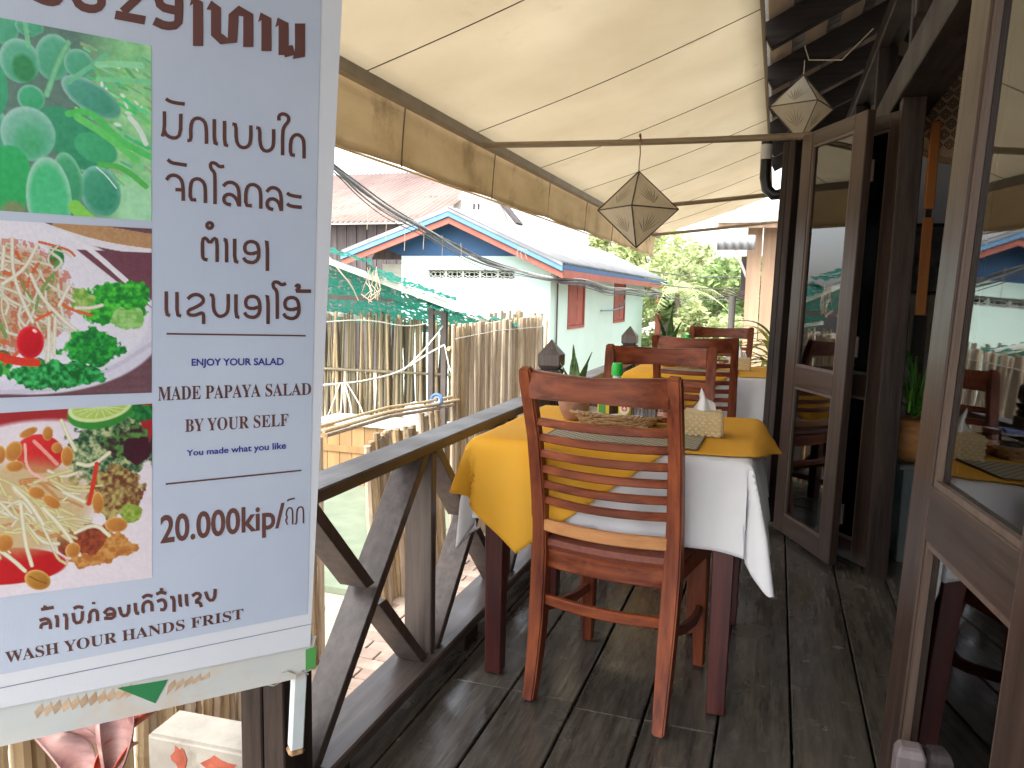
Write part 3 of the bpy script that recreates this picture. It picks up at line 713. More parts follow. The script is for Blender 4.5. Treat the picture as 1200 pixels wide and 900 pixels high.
# ------------------------------------------------------------------ banner
# the banner is a flat tilted sheet tied to the railing post
def ray(px, py): return fw*F+CR*(px-600)-CU*(py-450)
d1 = -ray(2050, 418).normalized()                 # along the sheet, to the left
d2 = ray(178, 5070); d2 = -(d2-d1*d2.dot(d1)).normalized()   # up the sheet
BO = CAM+ray(363.5, 757)/ray(363.5, 757).x*(-.80)  # lower right corner
BN = d1.cross(d2).normalized()
if BN.dot(CAM-BO) < 0: BN = -BN
bnr = thing('printed_banner', 'large pale blue printed banner for papaya salad standing at the left', 'banner', tuple(BO))
BI = bnr.location.copy()
def S(px, py, k=0.):
    d = ray(px, py); t_ = (BO-CAM).dot(BN)/d.dot(BN); return CAM+d*t_+BN*k-BI
def uv(a, b, k=0.): return d1*a+d2*b+BN*k
bm_sheet = mat('banner_vinyl', (.74,.79,.88), (.80,.84,.91), scale=(1.5,1.5,1.5), rough=.42, bump=.08, bscale=(700,700,6))
# local frame turned with the sheet would be neater for texture, object axes are close enough
G().add([uv(0,0,0), uv(.80,0,0), uv(.80,1.36,0), uv(0,1.36,0), uv(0,0,-.0015), uv(.80,0,-.0015), uv(.80,1.36,-.0015), uv(0,1.36,-.0015)],
        [(0,1,2,3),(7,6,5,4),(0,4,5,1),(1,5,6,2),(2,6,7,3),(3,7,4,0)]).build('vinyl_sheet', bm_sheet, bnr)
# older banner behind and below
ob = thing('old_banner', 'older faded banner whose lower strip shows under the pale blue one', 'banner', tuple(BO))
oldm = mat('faded_vinyl', (.56,.60,.60), (.66,.66,.62), scale=(3,3,9), rough=.5, c3=(.62,.50,.40), wscale=5, wlo=.5, whi=.7)
def SO(px, py, k=0.):
    d = ray(px, py); o = BO-BN*.006; t_ = (o-CAM).dot(BN)/d.dot(BN); return CAM+d*t_+BN*k-BI
q = [SO(371, 745), SO(-260, 880), SO(-260, 935), SO(357, 793)]
G().add(q+[v-BN*.0015 for v in q], [(0,1,2,3),(7,6,5,4),(0,4,5,1),(1,5,6,2),(2,6,7,3),(3,7,4,0)]).build('vinyl_strip', oldm, ob)
G().add([SO(358,761,.0008), SO(371,757,.0008), SO(369.5,783,.0008), SO(358,786,.0008)], [(0,1,2,3)]).build('green_print', mat('green_ink', (.10,.38,.10), rough=.5), ob)
G().add([SO(137,806,.0008), SO(197,796,.0008), SO(182,824,.0008)], [(0,1,2)]).build('green_print', mat('green_ink2', (.03,.22,.08), rough=.5), ob)
wp = mat('woven_print', (.52,.34,.2), (.70,.54,.38), scale=(30,30,30), rough=.5)
for k in range(11):
    x = 40+k*10.5; y = 838-(x-40)*.222
    G().add([SO(x,y-4,.0006), SO(x+9,y-14,.0006), SO(x+11,y-6+.4*k,.0006), SO(x+3,y+4-.1*k,.0006)], [(0,1,2,3)]).build('woven_print', wp, ob)
for k in range(5):
    x = 197+k*10; y = 800-(x-200)*.222
    G().add([SO(x,y+2,.0006), SO(x+8,y-5,.0006), SO(x+9,y+2,.0006), SO(x-2,y+14-2*k,.0006)], [(0,1,2,3)]).build('woven_print', wp, ob)
# print: inner panel
ink = mat('panel_ink', (.48,.56,.71), (.54,.62,.76), scale=(2,2,2), rough=.45, bump=.08, bscale=(700,700,6))
e = .0006
G().add([S(378,-70,e), S(360.5,719,e), S(-110,812,e), S(-110,-60,e)], [(0,1,2,3)]).build('printed_panel', ink, bnr)
G().add([S(371.7,729.3,e), S(371.5,730.1,e), S(-110,829.5,e), S(-110,828.3,e)], [(0,1,2,3)]).build('printed_line', mat('grey_ink', (.2,.22,.3), rough=.5), bnr)
brown = mat('brown_ink', (.11,.045,.040), (.13,.055,.05), rough=.5)
blue = mat('blue_ink', (.03,.035,.27), rough=.5)
# ---- strokes
def smooth_pts(P, it=1):
    for _ in range(it):
        Q = [P[0]]
        for a, b in zip(P, P[1:]): Q += [(a[0]*.75+b[0]*.25, a[1]*.75+b[1]*.25), (a[0]*.25+b[0]*.75, a[1]*.25+b[1]*.75)]
        Q.append(P[-1]); P = Q
    return P
def strokes(name, polys, ox, oy, sc, w_, m, k=.0012, sm=1):
    g = G(); n_ = 0
    for P in polys:
        P = [(ox+x/sc, oy+y/sc) for x, y in P]
        if sm and len(P) > 2: P = smooth_pts(P, sm)
        L_, Rr = [], []
        for i, p in enumerate(P):
            a, b = P[max(i-1,0)], P[min(i+1,len(P)-1)]; dx, dy = b[0]-a[0], b[1]-a[1]; l = math.hypot(dx, dy) or 1
            nx, ny = -dy/l*w_/sc/2, dx/l*w_/sc/2
            L_.append((p[0]+nx, p[1]+ny)); Rr.append((p[0]-nx, p[1]-ny))
        n_ += 1
        vs = [S(x, y, k+n_*.00001) for x, y in L_+Rr]; n = len(P)
        g.add(vs, [(i, i+1, n+i+1, n+i) for i in range(n-1)])
    g.build(name, m, bnr)
kd = lambda x, y: [(298+x,805+y),(255+x,805+y),(257+x,700+y),(275+x,662+y),(315+x,655+y),(350+x,680+y),(362+x,720+y),(362+x,828+y)]
strokes('lao_lettering', [[(85,95),(110,112),(150,124),(218,132)], [(75,183),(75,310),(60,360)], [(72,318),(95,358),(150,375),(188,345),(190,200)],
    [(236,388),(262,388),(258,290),(275,240),(315,228),(355,250),(370,300),(370,412)], [(425,238),(425,408),(450,412)], [(497,250),(497,420),(522,424)],
    [(552,272),(578,275),(578,385),(600,430),(638,442),(672,422),(682,375),(682,282)], [(720,298),(745,302),(745,405),(765,455),(803,465),(835,442),(842,400),(842,308)],
    [(880,248),(878,212),(908,198),(945,215),(950,250),(915,290),(905,330),(905,492)], [(992,492),(960,490),(960,390),(985,350),(1020,346),(1050,375),(1056,420),(1056,515)],
    [(97,522),(125,545),(170,552),(232,562)], [(88,665),(110,635),(150,630),(190,655),(206,705),(207,812)], [(152,733),(207,735)], kd(0,0),
    [(495,570),(462,574),(430,545),(398,545),(400,585),(425,610),(430,640),(430,835)], [(488,710),(510,685),(550,680),(588,705),(600,760),(600,852)], [(542,840),(505,832),(488,800),(505,768),(545,765),(580,795),(598,845)],
    kd(390,45-5)[:], [(793,750),(815,722),(850,718),(885,742),(896,790),(896,884)], [(840,874),(805,864),(793,830),(808,800),(845,797),(878,822),(894,875)],
    [(936,756),(960,774),(1038,786)], [(936,832),(960,850),(1040,858)]], 180, 100, 6, 25, brown)
O = lambda x, y: [[(695+x,730+y),(655+x,722+y),(643+x,688+y),(655+x,652+y),(695+x,640+y),(732+x,655+y),(746+x,700+y),(743+x,760+y),(715+x,790+y),(678+x,790+y),(650+x,778+y),(638+x,755+y)], [(695+x,730+y),(744+x,716+y)]]
strokes('lao_lettering', [[(393+20*math.cos(a*.5), 145+20*math.sin(a*.5)) for a in range(14)], [(378,388),(348,380),(342,350),(342,240),(365,230),(395,272),(425,232),(445,245),(445,402)],
    [(490,243),(512,245),(512,405)], [(568,238),(568,398),(594,403)], [(782,262),(798,258),(798,465)], [(88,608),(88,773),(114,777)], [(163,612),(163,777),(192,780)],
    [(238,662),(265,635),(310,628),(350,655),(345,690),(290,722),(240,742),(242,772),(290,778),(335,758),(350,765),(350,838)],
    [(393,632),(418,635),(418,735),(445,780),(480,785),(515,762),(523,720),(523,626)], [(577,628),(577,788),(602,790)], [(785,645),(803,640),(803,838)],
    [(930,552),(900,565),(868,540),(838,545),(840,580),(862,600),(868,635),(868,802)], [(998,580),(1008,560),(1026,572),(1015,592),(998,606)], [(998,606),(1106,607)]]
    + O(-7,-385) + O(0,0) + O(275,8), 180, 240, 6, 25, brown)
strokes('heading_lettering', [[(70,-14),(110,5),(150,10),(168,-12)], [(225,-14),(245,25),(295,38),(328,25),(330,-14)], [(478,-14),(412,46)], [(383,58),(500,80)],
    [(535,82),(580,103),(628,98),(632,50),(632,-14)], [(550,-14),(560,28),(622,42)]], 20, 0, 3.333, 34, brown, sm=1)
strokes('heading_lettering', [[(678,5),(706,12),(706,180)], [(748,20),(776,35),(776,135),(800,155),(840,158),(845,60),(865,42),(902,60),(902,184)], [(945,68),(973,75),(973,200)],
    [(1012,88),(1040,95),(1040,215)], [(1040,205),(1080,195)], [(1080,212),(1104,218),(1104,92)]], 20, 0, 3.333, 40, brown, k=.0014, sm=0)
strokes('lao_lettering_small', [[(112,243),(150,232),(167,255),(167,287)], [(118,285),(122,262),(155,256)], [(120,188),(184,177)], [(138,180),(142,168)], [(188,225),(202,222),(202,278)], [(230,216),(248,214),(248,290)],
    [(280,205),(288,258),(325,250),(328,196)], [(283,184),(305,172),(332,180)], [(352,252),(366,248),(364,205),(385,188),(403,200),(403,247)], [(384,150),(384,162)],
    [(435,208),(460,180),(490,192),(488,232),(436,232)], [(445,215),(485,210)], [(512,175),(525,222),(558,215),(560,163)], [(592,155),(595,207),(612,208)],
    [(640,202),(630,198),(632,160),(655,145),(676,155),(677,198)], [(628,130),(652,114),(680,122)], [(702,148),(732,136),(747,160),(740,190),(718,188)], [(698,112),(722,100),(748,108)], [(724,80),(724,96)],
    [(768,128),(786,125),(788,200)], [(815,112),(818,168),(828,168)], [(848,110),(851,165),(860,165)], [(878,120),(905,102),(925,122),(890,152),(918,152),(925,176)], [(945,98),(960,142),(990,140),(994,84)]],
    20, 670, 4.286, 17, brown, sm=1)
strokes('lao_lettering_small', [[(940,328),(925,295),(940,282),(928,250),(945,208),(970,210),(976,240),(976,326)], [(990,322),(1004,320),(1005,230),(1020,203),(1045,203),(1052,230),(1052,318)], [(938,162),(952,150),(992,142)]], 180, 560, 6, 11, brown)
for a, b, c, d in ((195,391,358,393.3), (194,567,353,551)):
    G().add([S(a,b-1,.0012), S(c,d-.9,.0012), S(c,d+.9,.0012), S(a,b+1,.0012)], [(0,1,2,3)]).build('printed_rule', brown, bnr)
def latin(s, bl, br, tl, tr, m, bold=0., serif=False, gap=0):
    if serif: s = ''.join(chr(0x1D400+ord(c)-65) if c.isalpha() else c for c in s)
    cu = bpy.data.curves.new('t', 'FONT'); cu.body = s; cu.offset = bold; cu.resolution_u = 4
    o = bpy.data.objects.new('t', cu); COL.objects.link(o); bpy.context.view_layer.update()
    me = bpy.data.meshes.new_from_object(o.evaluated_get(bpy.context.evaluated_depsgraph_get()))
    bpy.data.objects.remove(o)
    co = np.array([v.co[:] for v in me.vertices]); fs = [tuple(p.vertices) for p in me.polygons]; bpy.data.meshes.remove(me)
    x0, x1 = co[:,0].min(), co[:,0].max()
    cap = .73 if not serif else .70
    vs = []
    for x, y, _ in co:
        u = (x-x0)/(x1-x0); v = y/cap
        bx_, by_ = bl[0]+(br[0]-bl[0])*u, bl[1]+(br[1]-bl[1])*u; tx, ty = tl[0]+(tr[0]-tl[0])*u, tl[1]+(tr[1]-tl[1])*u
        vs.append(S(bx_+(tx-bx_)*v, by_+(ty-by_)*v, .0012))
    G().add(vs, fs).build('lettering', m, bnr)
latin('ENJOY YOUR SALAD', (224.3,428.3), (332.3,427.3), (224.3,420), (332.3,419), blue, .024)
latin('MADE PAPAYA SALAD', (185,469.3), (364.3,462.3), (185,452.7), (364.3,448.3), brown, 0, True)
latin('BY YOUR SELF', (216.7,506), (337.7,498.7), (216.7,491), (337.7,484.3), brown, 0, True)
latin('You made what you like', (218.3,534), (335,525.3), (218.3,527.0), (335,517.4), blue, .022)
latin('20.000kip/', (188,635.8), (333.3,616.7), (187.5,603), (333.3,588), brown, .022)
latin('WASH YOUR HANDS FRIST', (6.7,776.7), (285,724.5), (5.5,763.5), (285,712.5), brown, 0, True)

# ---- the three printed photographs, painted as point colours
def painter(nx, ny, x0, x1, H_):
    X, Y = np.meshgrid(np.linspace(x0, x1, nx), np.linspace(0, H_, ny))
    return X, Y, np.zeros((ny, nx, 3))
def nz(X, Y, s, seed):
    r = np.random.RandomState(seed); out = np.zeros_like(X)
    for o in range(4):
        f = s*2**o; gx = (X*f) % 64; gy = (Y*f) % 64; tb = r.rand(65, 65)
        i, j = gx.astype(int), gy.astype(int); a, b = gx-i, gy-j; a = a*a*(3-2*a); b = b*b*(3-2*b)
        out += ((tb[j,i]*(1-a)+tb[j,i+1]*a)*(1-b)+(tb[j+1,i]*(1-a)+tb[j+1,i+1]*a)*b)*.5**o
    return out/1.875
def blend(C, m, col): C[:] = C*(1-m[..., None])+np.array(col, float)*m[..., None] if not isinstance(col, np.ndarray) or col.ndim == 1 else C*(1-m[..., None])+col*m[..., None]
def ell(C, X, Y, cx, cy, rx, ry, ang, ca, cb, soft=.06, lx=-.4, ly=-.5, rim=None):
    a = R(ang); dx, dy = X-cx, Y-cy; u = (dx*math.cos(a)+dy*math.sin(a))/rx; v = (-dx*math.sin(a)+dy*math.cos(a))/ry
    r = np.sqrt(u*u+v*v); m = np.clip((1-r)/soft, 0, 1)
    sh = np.clip(.5-(dx/rx*lx*-1*-1+0)*0+.5*((-dx*-lx)/max(rx,ry)+(-dy*-ly)/max(rx,ry))*1., 0, 1)
    col = np.array(ca)*(1-sh[..., None])+np.array(cb)*sh[..., None]
    if rim is not None:
        k = np.clip((r-.72)/.28, 0, 1)[..., None]*np.clip(sh*1.6, 0, 1)[..., None]; col = col*(1-k)+np.array(rim)*k
    C[:] = C*(1-m[..., None])+col*m[..., None]
def strand(C, X, Y, P, w_, col, edge=None):
    P = smooth_pts(P, 2)
    D = np.full(X.shape, 1e9)
    for (ax, ay), (bx_, by_) in zip(P, P[1:]):
        dx, dy = bx_-ax, by_-ay; L2 = dx*dx+dy*dy+1e-9
        t_ = np.clip(((X-ax)*dx+(Y-ay)*dy)/L2, 0, 1); D = np.minimum(D, np.hypot(X-ax-t_*dx, Y-ay-t_*dy))
    m = np.clip((w_/2-D)/1.5+.5, 0, 1); c = np.array(col, float)
    if edge is not None:
        k = np.clip(D/(w_/2), 0, 1)[..., None]**2; c = c*(1-k)+np.array(edge, float)*k
    C[:] = C*(1-m[..., None])+c*m[..., None]
def picture(C, X, Y, tp, bt, H_, sc, name):
    ny, nx = X.shape
    # px position of each point: x = X/sc, y between the slanted top and bottom lines
    vs = []
    for j in range(ny):
        for i in range(nx):
            px = X[j, i]/sc; t_ = Y[j, i]/H_
            ya = tp[0]+(tp[1]-tp[0])*px/177.5; yb = bt[0]+(bt[1]-bt[0])*px/177.5
            vs.append(S(px, ya+(yb-ya)*t_, .0011))
    fs = [(j*nx+i, j*nx+i+1, (j+1)*nx+i+1, (j+1)*nx+i) for j in range(ny-1) for i in range(nx-1)]
    me = bpy.data.meshes.new(name); me.from_pydata(vs, [], fs)
    A = me.color_attributes.new('print', 'FLOAT_COLOR', 'POINT')
    c = np.clip(C, 0, 255)/255; c = np.where(c <= .04045, c/12.92, ((c+.055)/1.055)**2.4)*.92
    A.data.foreach_set('color', np.concatenate([c, np.ones(c.shape[:2]+(1,))], -1).astype(np.float32).ravel())
    m = bpy.data.materials.new(name+'_ink'); m.use_nodes = True; n = m.node_tree; b = n.nodes['Principled BSDF']
    va = n.nodes.new('ShaderNodeVertexColor'); va.layer_name = 'print'; n.links.new(va.outputs[0], b.inputs['Base Color']); b.inputs['Roughness'].default_value = .45
    me.materials.append(m); o = bpy.data.objects.new(name, me); COL.objects.link(o); o.parent = bnr
# picture 1: green papayas on the tree (crop space 675x, 3.75 px per photo px)
X, Y, C = painter(260, 250, -260, 665, 820)
C[:] = (80, 110, 105)
n1 = nz(X, Y, .02, 1)
lf = np.clip((X-330)/200, 0, 1); C[:] = C*(1-lf[..., None])+np.stack([90+90*n1, 185+50*n1, 110+60*n1], -1)*lf[..., None]
Yc = Y+20
def E1(x, y, rx, ry, *a, **k): ell(C, X, Yc, x, y, rx*1.12, ry*1.12, *a, **k)
for k in range(110):
    a = rnd.uniform(.1, .9); x0, y0 = rnd.uniform(290, 660), rnd.uniform(60, 700); L_ = rnd.uniform(25, 80)
    strand(C, X, Yc, [(x0, y0), (x0+L_*math.cos(a), y0+L_*math.sin(a))], rnd.uniform(6, 16), (rnd.uniform(40,150), rnd.uniform(165,235), rnd.uniform(80,150)))
for k in range(14):
    x0, y0 = rnd.uniform(420, 650), rnd.uniform(90, 560); ell(C, X, Yc, x0, y0, rnd.uniform(6,22), rnd.uniform(5,12), rnd.uniform(0,90), (225,240,235), (240,250,250), soft=.4)
C[:] = C*.0+C
m = np.clip((X-480)/80, 0, 1)*np.clip((Yc-640)/60, 0, 1); blend(C, m*.8, (170, 232, 190))
P = [(-130,200,80,90), (-60,520,90,120), (-160,380,80,80), (30,60,50,70), (120,40,50,35), (235,150,75,95), (345,160,60,60), (150,30,40,30)]
for x, y, rx, ry in P: E1(x, y, rx, ry, 10, (30,140,95), (95,190,160), rim=(150,205,195))
E1(400,300,130,62,25,(15,120,85),(90,175,165),rim=(170,205,210)); E1(330,500,170,95,35,(10,120,80),(40,150,105)); E1(420,530,90,60,20,(30,150,95),(45,175,110))
E1(85,190,82,88,0,(30,150,100),(110,190,170),rim=(160,210,205)); E1(105,220,52,62,-20,(20,120,60),(30,130,70),soft=.3)
E1(137,345,56,54,0,(20,150,90),(60,180,130),rim=(150,205,195)); E1(-30,330,60,110,0,(20,140,90),(60,180,130))
E1(123,500,112,108,0,(40,165,115),(140,195,185),rim=(165,208,208)); E1(130,530,70,75,0,(30,150,85),(70,180,130),soft=.5)
E1(440,720,82,105,-15,(10,110,80),(60,170,130),rim=(140,205,200)); E1(300,680,58,110,-12,(15,120,75),(60,180,120),rim=(140,205,170))
E1(30,720,100,150,10,(5,150,60),(20,175,90)); E1(-150,760,110,150,0,(10,120,60),(20,160,90))
E1(215,770,92,165,-4,(60,190,130),(40,185,110),rim=(190,220,215)); E1(60,840,60,50,0,(95,110,60),(120,130,80),soft=.4)
strand(C, X, Yc, [(300,75),(250,180),(205,320)], 26, (120,200,150), (80,170,120)); strand(C, X, Yc, [(470,95),(380,180),(300,250)], 22, (100,195,150))
strand(C, X, Yc, [(620,120),(520,130),(430,150)], 30, (140,225,170)); strand(C, X, Yc, [(670,185),(560,200),(430,215)], 22, (110,215,150)); strand(C, X, Yc, [(110,20),(125,120)], 22, (110,200,150))
strand(C, X, Yc, [(300,390),(400,360),(520,480),(660,540)], 30, (60,200,80)); strand(C, X, Yc, [(340,400),(460,460),(600,560)], 34, (85,210,90)); strand(C, X, Yc, [(440,600),(540,600),(640,680)], 26, (60,180,60))
strand(C, X, Yc, [(425,615),(470,650),(510,700)], 6, (235,250,250)); strand(C, X, Yc, [(570,370),(610,410),(640,480)], 24, (225,240,235))
strand(C, X, Yc, [(330,800),(380,850),(440,880)], 60, (120,210,60))
C[:] = C*.82+np.array((42, 52, 48)); C += (nz(X, Y, .06, 5)[..., None]-.5)*22
picture(C, X, Y, (20.7,54), (246.7,259), 820, 3.75, 'papaya_photo')
# picture 2: salad on a white plate (753x, 4.183)
X, Y, C = painter(260, 230, -290, 743, 850)
Yc = Y+15
def q2(pts, w_, col, e=None): strand(C, X, Yc, pts, w_, col, e)
C[:] = (110, 78, 88); n1 = nz(X*.15, Y, .03, 2); C += (n1[..., None]-.5)*40
m = np.clip((520-Yc)/200,0,1)*np.clip((300-X)/100,0,1); blend(C, m*.5, (105,80,105))
strand(C, X, Yc, [(300,30),(520,60),(760,90)], 90, (190,150,110)); C += (nz(X, Y, .08, 9)[..., None]-.5)*30*(Yc<110)[..., None]
strand(C, X, Yc, [(120,0),(300,60),(520,115),(780,140)], 34, (232,232,245))
ell(C, X, Yc, 60, 430, 760, 420, 8, (214,214,236), (232,232,246), soft=.02)
ell(C, X, Yc, 50, 395, 700, 395, 8, (226,226,244), (238,238,250), soft=.03)
d = np.clip((X-380)/250,0,1)*np.clip((330-(Yc)+(X-380)*.75-60)/40,0,1); blend(C, d*0, (0,0,0))
m = np.clip(((X-270)*.78-(Yc-60))/6, 0, 1)*(X>240); blend(C, m*(Yc>140), (118,72,88))
strand(C, X, Yc, [(300,60),(420,115),(620,290),(760,420)], 26, (236,236,248))
strand(C, X, Yc, [(-280,820),(200,850),(520,760),(760,600)], 22, (205,203,226))
def leafblob(cx, cy, rx, ry, seed, a=(20,130,50), b=(90,215,70)):
    n = nz(X, Y, .022, seed); r = np.hypot((X-cx)/rx, (Yc-cy)/ry)+(n-.5)*.9; m = np.clip((1-r)/.05, 0, 1)
    n2 = nz(X, Y, .05, seed+1); n2 = np.clip((n2-.3)*2.5, 0, 1)[..., None]; C[:] = C*(1-m[..., None])+(np.array(a)*(1-n2)+np.array(b)*n2)*m[..., None]
leafblob(570, 400, 160, 120, 21); leafblob(630, 480, 80, 50, 22, (120,190,90), (170,220,140)); leafblob(450, 620, 160, 90, 23, (10,110,50), (60,190,70))
leafblob(250, 760, 280, 70, 24, (5,100,40), (70,200,110)); leafblob(-120, 700, 180, 110, 26, (10,110,50), (90,200,80)); leafblob(270, 190, 45, 60, 25, (20,120,60), (60,170,90)); leafblob(400, 400, 60, 60, 27, (110,170,70), (180,210,120))
ell(C, X, Yc, 60, 380, 300, 270, 15, (190,160,130), (215,180,150), soft=.2)
n = nz(X, Y, .05, 31)[..., None]; mm = np.clip(1-np.hypot((X-60)/310, (Yc-380)/280), 0, 1)[..., None]
C[:] = np.where((mm > 0) & (n > .55), C*.5+np.array((190,70,40))*.5, C); C[:] = np.where((mm > 0) & (n < .33), C*.5+np.array((120,150,60))*.5, C)
for k in range(75):
    x, y = rnd.uniform(-260, 300), rnd.uniform(110, 560); a = rnd.uniform(.2, 2.2); L_ = rnd.uniform(80, 210); b_ = rnd.uniform(-60, 60)
    o_ = rnd.random()
    col = (228,226,208) if o_ < .8 else ((225,110,60) if o_ < .93 else (120,170,90))
    q2([(x, y), (x+L_/2*math.cos(a)+b_, y+L_/2*math.sin(a)), (x+L_*math.cos(a), y+L_*math.sin(a))], rnd.uniform(9, 17), col, tuple(c*.8 for c in col))
for pts in ([(60,100),(60,260),(110,400),(160,500)], [(180,130),(120,250),(10,320)], [(20,140),(10,250)], [(150,270),(200,380),(320,500),(370,540)], [(240,480),(240,600),(235,690)], [(270,480),(265,660)], [(370,430),(450,430),(500,415)], [(340,320),(290,420)]):
    q2(pts, 18, (236,234,222), (200,198,180))
ell(C, X, Yc, 148, 600, 70, 82, 0, (170,5,25), (235,25,45), rim=(240,70,80)); ell(C, X, Yc, 170, 545, 16, 10, 30, (250,200,200), (255,230,230), soft=.4)
ell(C, X, Yc, -160, 560, 80, 70, 0, (170,10,20), (230,40,50)); strand(C, X, Yc, [(-60,640),(60,690),(180,700)], 40, (220,60,40)); q2([(180,490),(250,455)], 14, (230,100,50))
C += (nz(X, Y, .09, 6)[..., None]-.5)*18
picture(C, X, Y, (258,268), (466,460), 850, 4.183, 'salad_photo')
# picture 3: salad with lime and peanuts (675x, 3.75)
X, Y, C = painter(260, 240, -260, 668, 780)
Yc = Y+40+0*X
C[:] = (165, 40, 48); m = np.clip(1-np.hypot((X-160)/620, (Yc-470)/400), 0, 1); m = np.clip(m*20, 0, 1); blend(C, m, (232,224,236))
m = np.clip((Yc-480)/60, 0, 1); blend(C, m, (236,228,238))
def lb(cx, cy, rx, ry, seed, a, b):
    n = nz(X, Y, .025, seed); r = np.hypot((X-cx)/rx, (Yc-cy)/ry)+(n-.5)*.8; m = np.clip((1-r)/.06, 0, 1)
    n2 = np.clip((nz(X, Y, .06, seed+1)-.3)*2.5, 0, 1)[..., None]; C[:] = C*(1-m[..., None])+(np.array(a)*(1-n2)+np.array(b)*n2)*m[..., None]
lb(620, 80, 70, 40, 41, (10,90,50), (60,160,70)); lb(470, 250, 190, 170, 42, (25,70,45), (190,200,150)); lb(560, 210, 110, 80, 43, (50,20,40), (90,150,70)); lb(500, 420, 130, 110, 44, (110,60,40), (190,180,110)); lb(600, 240, 60, 60, 45, (70,15,40), (60,30,40)); lb(580, 520, 50, 40, 46, (120,150,50), (170,190,90))
lb(430, 660, 170, 80, 47, (180,110,50), (215,160,90)); lb(360, 610, 130, 70, 48, (120,50,30), (170,80,50))
ell(C, X, Yc, 440, 60, 150, 78, -6, (40,130,50), (70,160,60)); ell(C, X, Yc, 440, 40, 145, 66, -6, (205,225,150), (225,240,190), soft=.04); ell(C, X, Yc, 440, 38, 128, 54, -6, (165,200,90), (195,220,120), soft=.08)
for k in range(9):
    a = k*math.pi/9; strand(C, X, Yc, [(440-120*math.cos(a), 38-50*math.sin(a)), (440+120*math.cos(a), 38+50*math.sin(a))], 4, (215,232,170))
ell(C, X, Yc, 175, 225, 110, 85, 15, (190,15,25), (235,60,60)); ell(C, X, Yc, 20, 690, 280, 80, 4, (175,10,20), (225,30,40)); ell(C, X, Yc, -150, 250, 110, 120, 0, (190,20,30), (230,60,60))
mm = np.clip(1-np.hypot((X-100)/340, (Yc-450)/230), 0, 1)[..., None]; C[:] = C*(1-np.clip(mm*4,0,1)*.75)+np.array((200,170,110))*np.clip(mm*4,0,1)*.75
for k in range(90):
    x, y = rnd.uniform(-260, 260), rnd.uniform(290, 560); a = rnd.uniform(-.3, 1.3); L_ = rnd.uniform(90, 220); b_ = rnd.uniform(-50, 50); o_ = rnd.random()
    col = (226,216,160) if o_ < .55 else ((236,232,205) if o_ < .85 else (215,150,90))
    strand(C, X, Yc, [(x, y), (x+L_/2*math.cos(a), y+L_/2*math.sin(a)+b_), (x+L_*math.cos(a), y+L_*math.sin(a))], rnd.uniform(9, 18), col, tuple(c*.78 for c in col))
for pts in ([(60,360),(130,430),(190,530)], [(190,460),(280,560),(350,680)], [(330,580),(420,550),(480,610)], [(280,400),(370,450)], [(90,430),(110,600),(140,700)], [(0,620),(60,670),(110,720)], [(270,90),(300,160),(330,220)], [(340,280),(400,300),(480,245)]):
    strand(C, X, Yc, pts, 18, (238,236,215), (205,196,160))
strand(C, X, Yc, [(425,290),(410,380),(390,460)], 20, (215,60,40)); strand(C, X, Yc, [(110,180),(115,290),(200,340)], 12, (240,190,180)); strand(C, X, Yc, [(150,170),(200,220),(250,275)], 16, (240,160,150))
for x, y, rx, ry, an in ((60,205,38,46,30), (65,270,42,24,0), (125,130,44,18,-20), (210,140,24,32,0), (295,245,28,45,0), (250,205,24,24,0), (225,435,48,24,35), (160,390,40,26,20), (430,460,26,50,-5), (510,565,52,34,10), (0,215,26,40,0), (320,655,34,34,0), (20,590,40,40,0), (-90,330,45,30,20), (-180,430,50,28,0)):
    ell(C, X, Yc, x, y, rx, ry, an, (165,95,35), (225,165,85), rim=(240,200,130))
ell(C, X, Yc, 165, 765, 62, 42, 25, (150,95,30), (215,160,70), rim=(240,205,130)); strand(C, X, Yc, [(130,745),(165,768),(205,785)], 5, (130,80,25))
C += (nz(X, Y, .09, 8)[..., None]-.5)*16
picture(C, X, Y, (484,472.7), (700,676.7), 780, 3.75, 'peanut_salad_photo')

# steel frame behind both banners, wired to the railing post
fr = thing('banner_frame', 'white square steel banner frame wired to the dark railing post, rusty foot', 'frame', tuple(BO))
def SF(a, b, k=-.022): return d1*a+d2*b+BN*k
G().sweep([SF(.012, -.225), SF(.012, 1.38)], .025, .025, tuple(BN)).build('upright', whitemetal, fr, bevel=.002)
G().sweep([SF(.72, -.1), SF(.72, 1.38)], .025, .025, tuple(BN)).build('upright', whitemetal, fr, bevel=.002)
G().sweep([SF(.026, -.048), SF(.706, -.048)], .02, .02, tuple(BN)).build('cross_bar', whitemetal, fr, bevel=.002)
G().sweep([SF(.012, -.238), SF(.012, -.2255)], .032, .032, tuple(BN)).build('rusty_foot', mat('rust_foot', (.2,.09,.04), (.45,.3,.15), scale=(60,60,60), rough=.9, bump=.8), fr, bevel=.006)
bow_ = [SF(.012, -.052, -.04), SF(.03, -.068, -.02), SF(.06, -.08, -.02), SF(.10, -.085, -.06), SF(.14, -.07, -.12)]
wg = G(); wg.tube(bow_, .0016, 5); wg.tube([SF(-.004,-.05,-.0), SF(.02,-.056,-.0), SF(.04,-.045,-.004), SF(.06,-.05,-.01)], .0016, 5); wg.tube([SF(.0,-.06,-.002), SF(.012,-.052,-.004), SF(.024,-.06,-.002)], .002, 5)
wg.build('tie_wire', mat('old_wire', (.35,.33,.3), rough=.6), fr)

